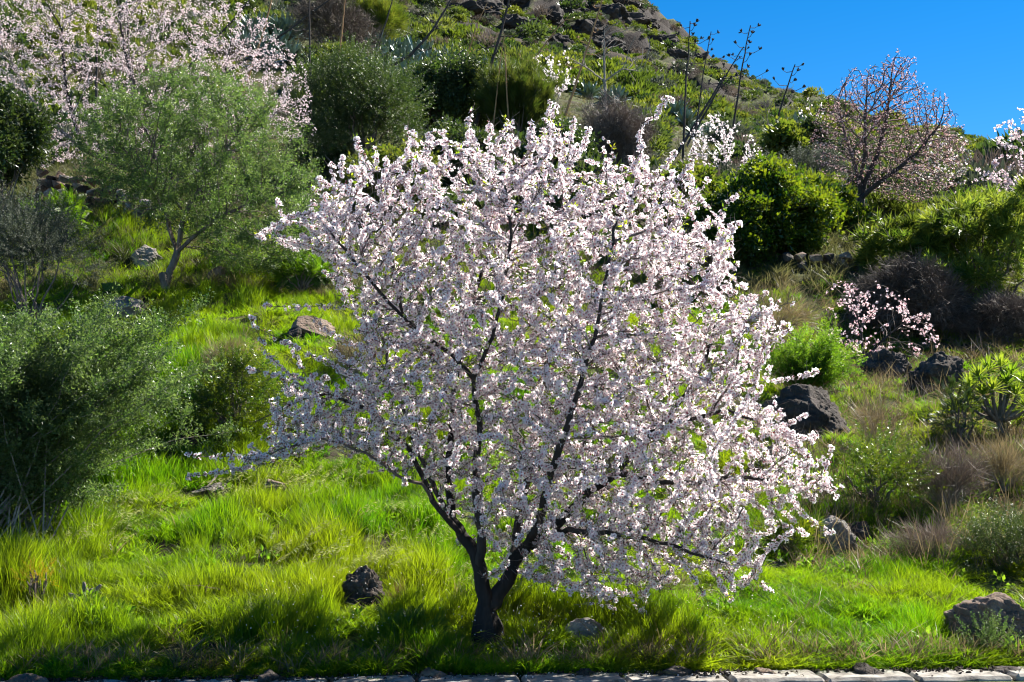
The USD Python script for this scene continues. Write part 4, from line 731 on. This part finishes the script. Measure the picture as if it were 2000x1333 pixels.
def pole(label, pix, D, r=.05, mat='stalk_dark', branches=0, top=.45, seed=1, name='agave_stalk', flat=1.0):
    rg = np.random.default_rng(seed); W = np.array([at(a, b, D) for a, b in pix]); g = ground(W[0, 0], W[0, 1])
    if W[0, 2] > g[2]: W = np.vstack([[W[0] + (W[0] - W[1]) / max(np.linalg.norm(W[0] - W[1]), .1) * max(.1, W[0, 2] - g[2])], W])
    base = W[0]; t = thing(name, label, 'agave stalk', base)
    s = np.concatenate([[0], np.cumsum(np.linalg.norm(np.diff(W, axis=0), axis=1))]); u = np.linspace(0, s[-1], 16); C = np.stack([np.interp(u, s, W[:, k]) for k in range(3)], 1) - base
    C[1:-1] += rg.normal(0, .006, (14, 3)); obj('stalk', tube(C, np.linspace(r, r * .35, 16), 6), MT[mat], t, True)
    ax = unit(C[-1] - C[0])
    for k in range(branches):
        q = 1 - top * (k + .5) / branches; p = C[0] + (C[-1] - C[0]) * q; p = np.stack([np.interp(q * u[-1], u, C[:, j]) for j in range(3)]); a = rg.uniform(0, 6.28) if flat < 1 else k * 2.5; L = (.16 + .5 * (1 - q) / top) * rg.uniform(.8, 1.2) * 1.1
        d = np.array([np.cos(a), np.sin(a) * .7, 0]); e = p + d * L; c1 = p + d * L * .6 - ax * L * .02; parts = [tube([p, c1, e + ax * L * .22], [r * .28, r * .24, r * .16], 4)]
        for j in range(4):
            h = e + ax * L * .22; dd = unit(d * .6 + ax + rg.normal(0, .5, 3)); parts.append(tube([h, h + dd * .05, h + dd * .10], [.010, .022, .014], 5))
        obj('flower_arm', cat(parts), MT[mat], t)
    return t
S = pole
S('tall straight dark agave stalk with arms against the mountain edge', [(1334, 320), (1338, 200), (1348, 42)], 38, .042, branches=11, top=.30, seed=1)
S('thin agave stalk with arms just right of the tall straight one', [(1367, 195), (1376, 130), (1389, 62)], 46, .04, branches=9, top=.40, seed=2)
S('tallest agave stalk with many arms against the sky', [(1430, 262), (1448, 140), (1466, 50)], 38, .042, branches=12, top=.42, seed=3)
S('short leaning agave flower stalk left of the tallest one', [(1400, 180), (1425, 135), (1452, 92)], 48, .05, branches=9, top=.55, seed=4)
S('slanting agave stalk with arms left of the dark limbed almond', [(1494, 306), (1520, 225), (1553, 126)], 37, .042, branches=9, top=.38, seed=5)
S('thick dark broken agave stalk leaning right behind the crown', [(1308, 322), (1360, 240), (1415, 148)], 35, .06, branches=3, top=.15, seed=6)
S('dark vertical agave stalk rising from the olive green bush', [(606, 135), (605, 60), (604, -60)], 40, .05, seed=7)
S('orange brown agave stalk above the left agaves', [(503, 95), (520, 45), (538, -40)], 43, .06, 'stalk_tan', seed=8)
S('dark agave stalk leaning right above the pink almond', [(412, 85), (460, 35), (520, -40)], 40, .055, seed=9)
S('long dark fallen agave stalk sloping up right above the left agaves', [(490, 110), (570, 55), (670, -20)], 41, .05, seed=10, branches=4, top=.4)
S('slim dark agave stalk leaning right among the agaves', [(735, 95), (752, 50), (778, -40)], 44, .045, seed=11)
S('heavy dark curved agave stalk crossing the agave thicket', [(728, 148), (800, 110), (845, 60), (880, 0)], 41, .075, seed=12, branches=4, top=.4)
S('thick dark agave stalk with stubby arms in the middle of the thicket', [(930, 240), (955, 140), (985, 40), (1000, -30)], 37, .075, seed=13, branches=8, top=.45)
S('fallen dark agave stalk resting on the green bush', [(798, 190), (850, 145), (905, 98)], 37, .045, seed=14)
S('tall orange brown agave stalk in front of the mountain', [(1124, 165), (1150, 85), (1182, -20)], 47, .06, 'stalk_tan', branches=7, top=.6, seed=15)
S('shorter orange brown agave stalk left of the tall orange one', [(1058, 96), (1080, 65), (1112, 30)], 55, .05, 'stalk_tan', branches=5, top=.6, seed=16)
S('small orange brown agave stalk high on the slope', [(925, 70), (935, 40), (952, 5)], 60, .05, 'stalk_tan', branches=4, top=.6, seed=17)
S('pale bare pole in front of the broom bush', [(992, 215), (988, 150), (986, 85)], 35.5, .035, 'stalk_tan', seed=18)
S('thin brown pole left of the pale bare pole', [(970, 185), (976, 130), (985, 70)], 35.8, .03, 'stalk_tan', seed=19)
S('orange brown agave stalk at the top of the dead shrub', [(668, 55), (672, 20), (678, -40)], 48, .06, 'stalk_tan', seed=20)
S('dark agave stalk behind the pink almond crown', [(190, 80), (191, 30), (192, -50)], 40, .05, seed=21)
S('second dark agave stalk behind the pink almond crown', [(250, 60), (248, 20), (246, -50)], 41, .05, seed=22)
# dead grey tree
blossom_tree('dead grey leafless tree at the foot of the mountain', [(1110, 120), (1130, 100), (1180, 60), (1230, 45), (1255, 60), (1260, 130), (1240, 165), (1190, 120), (1140, 135)], [[(1182, 190, 0), (1181, 160, 0), (1180, 110, 0), (1180, 60, 0)], [(1181, 160, 0), (1150, 135, 0), (1115, 115, 0)], [(1181, 160, 0), (1215, 135, 0), (1250, 140, 0)]],
    45.0, 110, 'petal_white', 50.0, .03, 'dead_tree', .012, .8, 47, bark='twig_grey', twig='twig_grey', trunk=.11, step=.25, kill=.4)

# ---------------------------------------------------------------- wild shrubs of the hillside: a few kinds, each copied
def shrub_mesh(rg, n, L, W, up=.3, flat=.75, lumps=9):
    d = unit(rg.normal(size=(lumps, 3))); d[:, 2] = np.abs(d[:, 2]); c = d * .55; who = rg.integers(0, lumps, n); e = unit(rg.normal(size=(n, 3)) + d[who] * .4); p = c[who] + e * rg.uniform(.2, .48, (n, 1)); p[:, 2] = np.maximum(p[:, 2], -.1)
    return blades(p * [1, 1, flat], unit(e + [0, 0, up] + rg.normal(0, .4, (n, 3))), rg.normal(size=(n, 3)), L * rg.uniform(.6, 1.3, n), W)
KINDS = [('lime', 'lime', 1100, .20, .07, .6), ('green', 'olive_dark', 1300, .17, .08, .3), ('feather', 'feather', 1300, .22, .05, .8), ('grey', 'greygreen', 1200, .16, .06, .3), ('brown', 'dry_dark', 1000, .26, .03, .7)]
for k, (kn, mat, n, L, W, up) in enumerate(KINDS):
    for j in range(2):
        p = UsdGeom.Xform.Define(stage, f'{PROT}/shrub_{kn}_{j}').GetPrim(); obj('foliage', shrub_mesh(np.random.default_rng(300 + 10 * k + j), n, L, W, up), MT[mat], p)
LAB = {'lime': ('round yellow green spurge shrub on the wild hillside', 'yellow green shrubs of the hillside'), 'green': ('dark green shrub on the wild hillside', 'dark green shrubs of the hillside'), 'feather': ('mid green feathery shrub on the wild hillside', 'feathery shrubs of the hillside'), 'grey': ('grey green shrub on the wild hillside', 'grey green shrubs of the hillside'), 'brown': ('brown dry shrub on the wild hillside', 'dry shrubs of the hillside')}
rg = np.random.default_rng(77)
n = 24000; u = rg.uniform(-.50, .50, n); y = np.exp(rg.uniform(math.log(27.5), math.log(265), n)); x = u * y
z = H(x, y); ex = .35
ny = (H(x, y + ex) - H(x, y - ex)) / (2 * ex); steep = np.abs(ny)
dens = meshkit.fbm(np.stack([x / 14, y / 14, 0 * x], 1), 3, 9); keep = (rg.random(n) < np.clip(1.6 - steep * .7, .2, 1)) & (dens > .26) & ~((y < 34) & (u < -.1)) & (rg.random(n) < np.where(y < 80, .34, 1.0))
for px_, py_, D_ in AG: keep &= ~((np.abs(u - (px_ - 1000) / FPX) < .012) & (y < 82) & (y > 33))
x, y, z, u = x[keep], y[keep], z[keep], u[keep]; n = len(x); print('hill shrubs', n)
size = rg.lognormal(0, .42, n) * np.interp(y, [27, 60, 120, 260], [.45, .62, .72, .80]); kd = rg.random(n); pr_ = np.array([[.12, .38, .18, .22, .10], [.26, .32, .22, .13, .07]])[(y > 75).astype(int)].cumsum(1); kind = np.minimum((kd[:, None] > pr_).sum(1), 4); rz = rg.uniform(0, 6.28, n)
show = np.argsort(-(size / y)); vis = show[(np.abs(u[show]) < .40)]; one = vis[:300]; other = np.setdiff1d(np.arange(n), one)
for i in one:
    kn = KINDS[kind[i]][0]; copy_of(f'shrub_{kn}_{i % 2}', 'hillside_shrub', LAB[kn][0], 'shrub', (x[i], y[i], z[i]), rz[i], (size[i], size[i], size[i] * rg.uniform(.8, 1.15)), LAB[kn][1])
qz = np.stack([0 * rz, 0 * rz, np.sin(rz / 2), np.cos(rz / 2)], 1)
sc_ = thing('hillside_scrub', 'mass of small shrubs covering the far mountain slope', 'scrub', kind='stuff')
pro = [(shrub_mesh(np.random.default_rng(400 + k), 420, L * 1.5, W * 1.7, up), MT[mat], None) for k, (kn, mat, _, L, W, up) in enumerate(KINDS)]
inst('foliage', sc_, pro, np.stack([x, y, z], 1)[other], qz[other], size[other], kind[other])

# ---------------------------------------------------------------- grass
def tuft(rg, n, spread, lo, hi, w, bend=.35, wind=.12):
    parts = []
    for _ in range(n):
        a = rg.uniform(0, 6.28); b = np.array([np.cos(a), np.sin(a), 0]) * spread * np.sqrt(rg.random()); h = rg.uniform(lo, hi); d = np.array([rg.normal(0, bend) + wind, rg.normal(0, bend), 0]) * h; s = np.array([np.cos(a * 3), np.sin(a * 3), 0]) * w * rg.uniform(.7, 1.2)
        u = np.array([0, .4, .75, 1.0])[:, None]; c = b + np.array([0, 0, 1]) * h * (u - .12 * u ** 3) + d * u ** 2; ww = np.array([.7, 1, .65, 0])[:, None]; l, r_ = c - s * ww / 2, c + s * ww / 2
        v = np.vstack([l[0], r_[0], l[1], r_[1], l[2], r_[2], c[3]]); parts.append((v, np.array([[0, 1, 3], [0, 3, 2], [2, 3, 5], [2, 5, 4], [4, 5, 6]])))
    return cat(parts)
def oats(rg, n):
    parts = []
    for _ in range(n):
        b = np.append(rg.normal(0, .06, 2), 0); h = rg.uniform(.8, 1.05); d = np.array([rg.uniform(.1, .5), rg.normal(0, .15), 0]) * h; u = np.linspace(0, 1, 5)[:, None]; c = b + np.array([0, 0, 1]) * h * (u - .2 * u ** 3) + d * u ** 2.2; parts.append(tube(c, [.004, .004, .003, .003, .002], 3, False))
        k = 9; q = np.linspace(.68, 1.0, k); p = np.stack([np.interp(q, u[:, 0], c[:, j]) for j in range(3)], 1); parts.append(blades(p, np.array([.9, 0, -.1]) + rg.normal(0, .45, (k, 3)), rg.normal(size=(k, 3)), .075, .012))
    return cat(parts)
TALL = [tuft(np.random.default_rng(500 + k), 24, .12, .35, 1.0, .012, .22) for k in range(5)]
SHORT = [tuft(np.random.default_rng(520 + k), 18, .16, .4, 1.0, .035, .5) for k in range(4)]
OAT = [oats(np.random.default_rng(540 + k), 2) for k in range(3)]
rg = np.random.default_rng(99)
def scatter(n, y0, y1, umax=.47, power=1.0):
    y = np.exp(rg.uniform(math.log(y0), math.log(y1), n)); x = rg.uniform(-umax, umax, n) * y; return x, y
n = 100000; x, y = scatter(n, 9.0, 27, .46); ok = y > KERB(x) + .04; x, y = x[ok], y[ok]; z = H(x, y)
nz1 = meshkit.fbm(np.stack([x * .9, y * .9, 0 * x], 1), 3, 51); nz2 = meshkit.fbm(np.stack([x * 2.6, y * 2.6, 0 * x], 1), 2, 52)
px = 1000 + x / y * FPX
right = np.clip((x / y - .17) / .08, 0, 1) * np.clip((y - 11.6) / 1.5, 0, 1)      # stony, drier slope on the right
near = np.clip((y - KERB(x)) / .55, 0, 1)
hgt = (.20 + .34 * np.clip((nz1 - .3) * 2.2, 0, 1)) * (.6 + .8 * np.clip((nz2 - .25) * 2, 0, 1)) * np.interp(x / y, [-.4, -.05, .05, .15, .4], [.80, .76, .58, .42, .46]) * (.35 + .65 * near) * np.interp(y, [9, 14, 20, 27], [1, .9, .75, .7]) * rg.uniform(.7, 1.25, len(x))
keep = (rg.random(len(x)) < 1 - .42 * right) & (rg.random(len(x)) < np.clip(.10 + 3.2 * (nz2 - .30), .04, 1)) & ~((y > 22.5) & (x / y > .2))
for rx, ry, ra, rb in ROCKS + [(base_alm[0], base_alm[1], .16, .16)]:
    q = np.hypot((x - rx) / (ra + .02), (y - ry) / (rb + .02)); keep &= q > .95; fr_ = (np.abs(x - rx) < ra) & (y < ry) & (y > ry - rb - .7); hgt = np.where(fr_, np.minimum(hgt, .13 + .02 * rg.random(len(hgt))), hgt)
x, y, z, hgt, right, near = (a[keep] for a in (x, y, z, hgt, right, near)); n = len(x); print('grass tufts', n)
lean = np.stack([rg.normal(.05, .08, n), rg.normal(0, .08, n), np.ones(n)], 1)
gr = thing('grass', 'bright green sunlit grass covering the bank', 'grass', kind='stuff')
pro = [(m, MT['grass'], None) for m in TALL + SHORT]; idx = np.where(hgt > .20, rg.integers(0, 5, n), rg.integers(5, 9, n))
inst('blades', gr, pro, np.stack([x, y, z - .01], 1), quat_to(lean), np.stack([np.clip(hgt, .22, .5)] * 2 + [hgt], 1) * rg.uniform(.9, 1.15, (n, 1)), idx)
# dry grass: by the kerb and on the stony slope
dry = (rg.random(n) < np.where(near < .7, .12, 0.010) + .5 * right); m = dry.sum(); dg = thing('dry_grass', 'straw coloured grass along the kerb and on the stony right slope', 'grass', kind='stuff')
pos = np.stack([x, y, z], 1)[dry] + np.append(rg.normal(0, .05, 2), 0); inst('blades', dg, [(q, MT['straw'], None) for q in SHORT], pos, quat_to(lean[dry] + rg.normal(0, .15, (m, 3))), rg.uniform(.14, .30, m))
n = 3400; xs, ys = scatter(n, 11.8, 19.5, .47); k = (xs / ys > .19 + .05 * (meshkit.noise(np.stack([xs, ys, 0 * xs], 1) * .8, 5) - .5)) & (meshkit.fbm(np.stack([xs * 1.1, ys * 1.1, 0 * xs], 1), 2, 8) > .42); xs, ys = xs[k], ys[k]
ds = thing('dry_stems', 'grey brown dead grass stems standing over the right slope', 'dry grass', kind='stuff'); inst('stems', ds, [(q, MT[mm], None) for mm in ('straw', 'dry_dark') for q in SPR['wisp'][:3]], np.stack([xs, ys, H(xs, ys) - .02], 1), quat_to(np.stack([rg.normal(-.05, .3, len(xs)), rg.normal(0, .3, len(xs)), np.ones(len(xs))], 1)), rg.uniform(.2, .55, len(xs)))
# seed heads bending in the wind
xo, yo = scatter(1300, 9.8, 15.5, .44); zo = H(xo, yo); k = (meshkit.fbm(np.stack([xo * .8, yo * .8, 0 * xo], 1), 2, 61) > .52) & (xo < .2); xo, yo, zo = xo[k], yo[k], zo[k]
og = thing('oat_grass', 'pale seed heads of wild oats bending right above the left grass', 'grass', kind='stuff'); inst('seed_heads', og, [(q, MT['seed'], None) for q in OAT], np.stack([xo, yo, zo], 1), quat_to(np.stack([rg.normal(.1, .1, len(xo)), rg.normal(0, .1, len(xo)), np.ones(len(xo))], 1), np.zeros(len(xo))), rg.uniform(.40, .62, len(xo)))
n = 1500; xk = rg.uniform(-4.6, 4.8, n); yk = KERB(xk) + rg.normal(.02, .07, n) - .10 * (meshkit.noise(np.stack([xk * 2.1, 0 * xk, 0 * xk], 1), 4) > .55); kq = rg.uniform(.012, .055, n)
so = thing('soil', 'dark crumbled soil spilt along the back of the kerb', 'soil', kind='stuff'); inst('clods', so, [(stone_hull(np.random.default_rng(k), (1, .8, .6)), MT['soil'], None) for k in range(4)], np.stack([xk, yk, np.full(n, .012)], 1), quat_to(rand_dir(n)), kq)
# small broad weeds among the grass
xw, yw = scatter(420, 9.6, 20, .44); zw = H(xw, yw); wd = thing('weeds', 'small broad leaved weeds among the grass', 'weeds', kind='stuff'); inst('leaves', wd, protos('broad', 'fern'), np.stack([xw, yw, zw + .03], 1), quat_to(np.tile([0, 0, 1.], (len(xw), 1)) + rg.normal(0, .2, (len(xw), 3))), rg.uniform(.06, .14, len(xw)))
n = 900; a_ = rg.uniform(0, 6.28, n); q_ = np.sqrt(rg.random(n)) * 2.1; xp, yp = .1 + np.cos(a_) * q_, 10.0 + np.sin(a_) * q_ * .7; k = yp > KERB(xp) - .25; xp, yp = xp[k], yp[k]; hp = np.where(yp > KERB(xp) + .3, rg.uniform(.05, .30, len(xp)), .022)
pt_ = thing('fallen_petals', 'fallen white petals scattered in the grass below the almond', 'petals', kind='stuff'); inst('petals', pt_, [(blades([[0, 0, 0]], [[1, 0, 0.]], [[0, 1, 0.]], 1.0, .8, .25), MT['fallen'], None)], np.stack([xp, yp, np.maximum(H(xp, yp), 0) + hp], 1), quat_to(rand_dir(len(xp))), rg.uniform(.010, .016, len(xp)))
# rough grass of the upper slope
xf, yf = scatter(26000, 22, 90, .47); zf = H(xf, yf); kf = meshkit.fbm(np.stack([xf * .3, yf * .3, 0 * xf], 1), 3, 71) > .36; xf, yf, zf = xf[kf], yf[kf], zf[kf]; nf = len(xf)
fg = thing('hillside_grass', 'rough green and tawny grass between the shrubs of the upper slope', 'grass', kind='stuff'); inst('blades', fg, [(q, MT['grass_far'], None) for q in SHORT], np.stack([xf, yf, zf - .02], 1), quat_to(np.stack([rg.normal(0, .15, nf), rg.normal(0, .15, nf), np.ones(nf)], 1)), rg.uniform(.18, .42, nf))
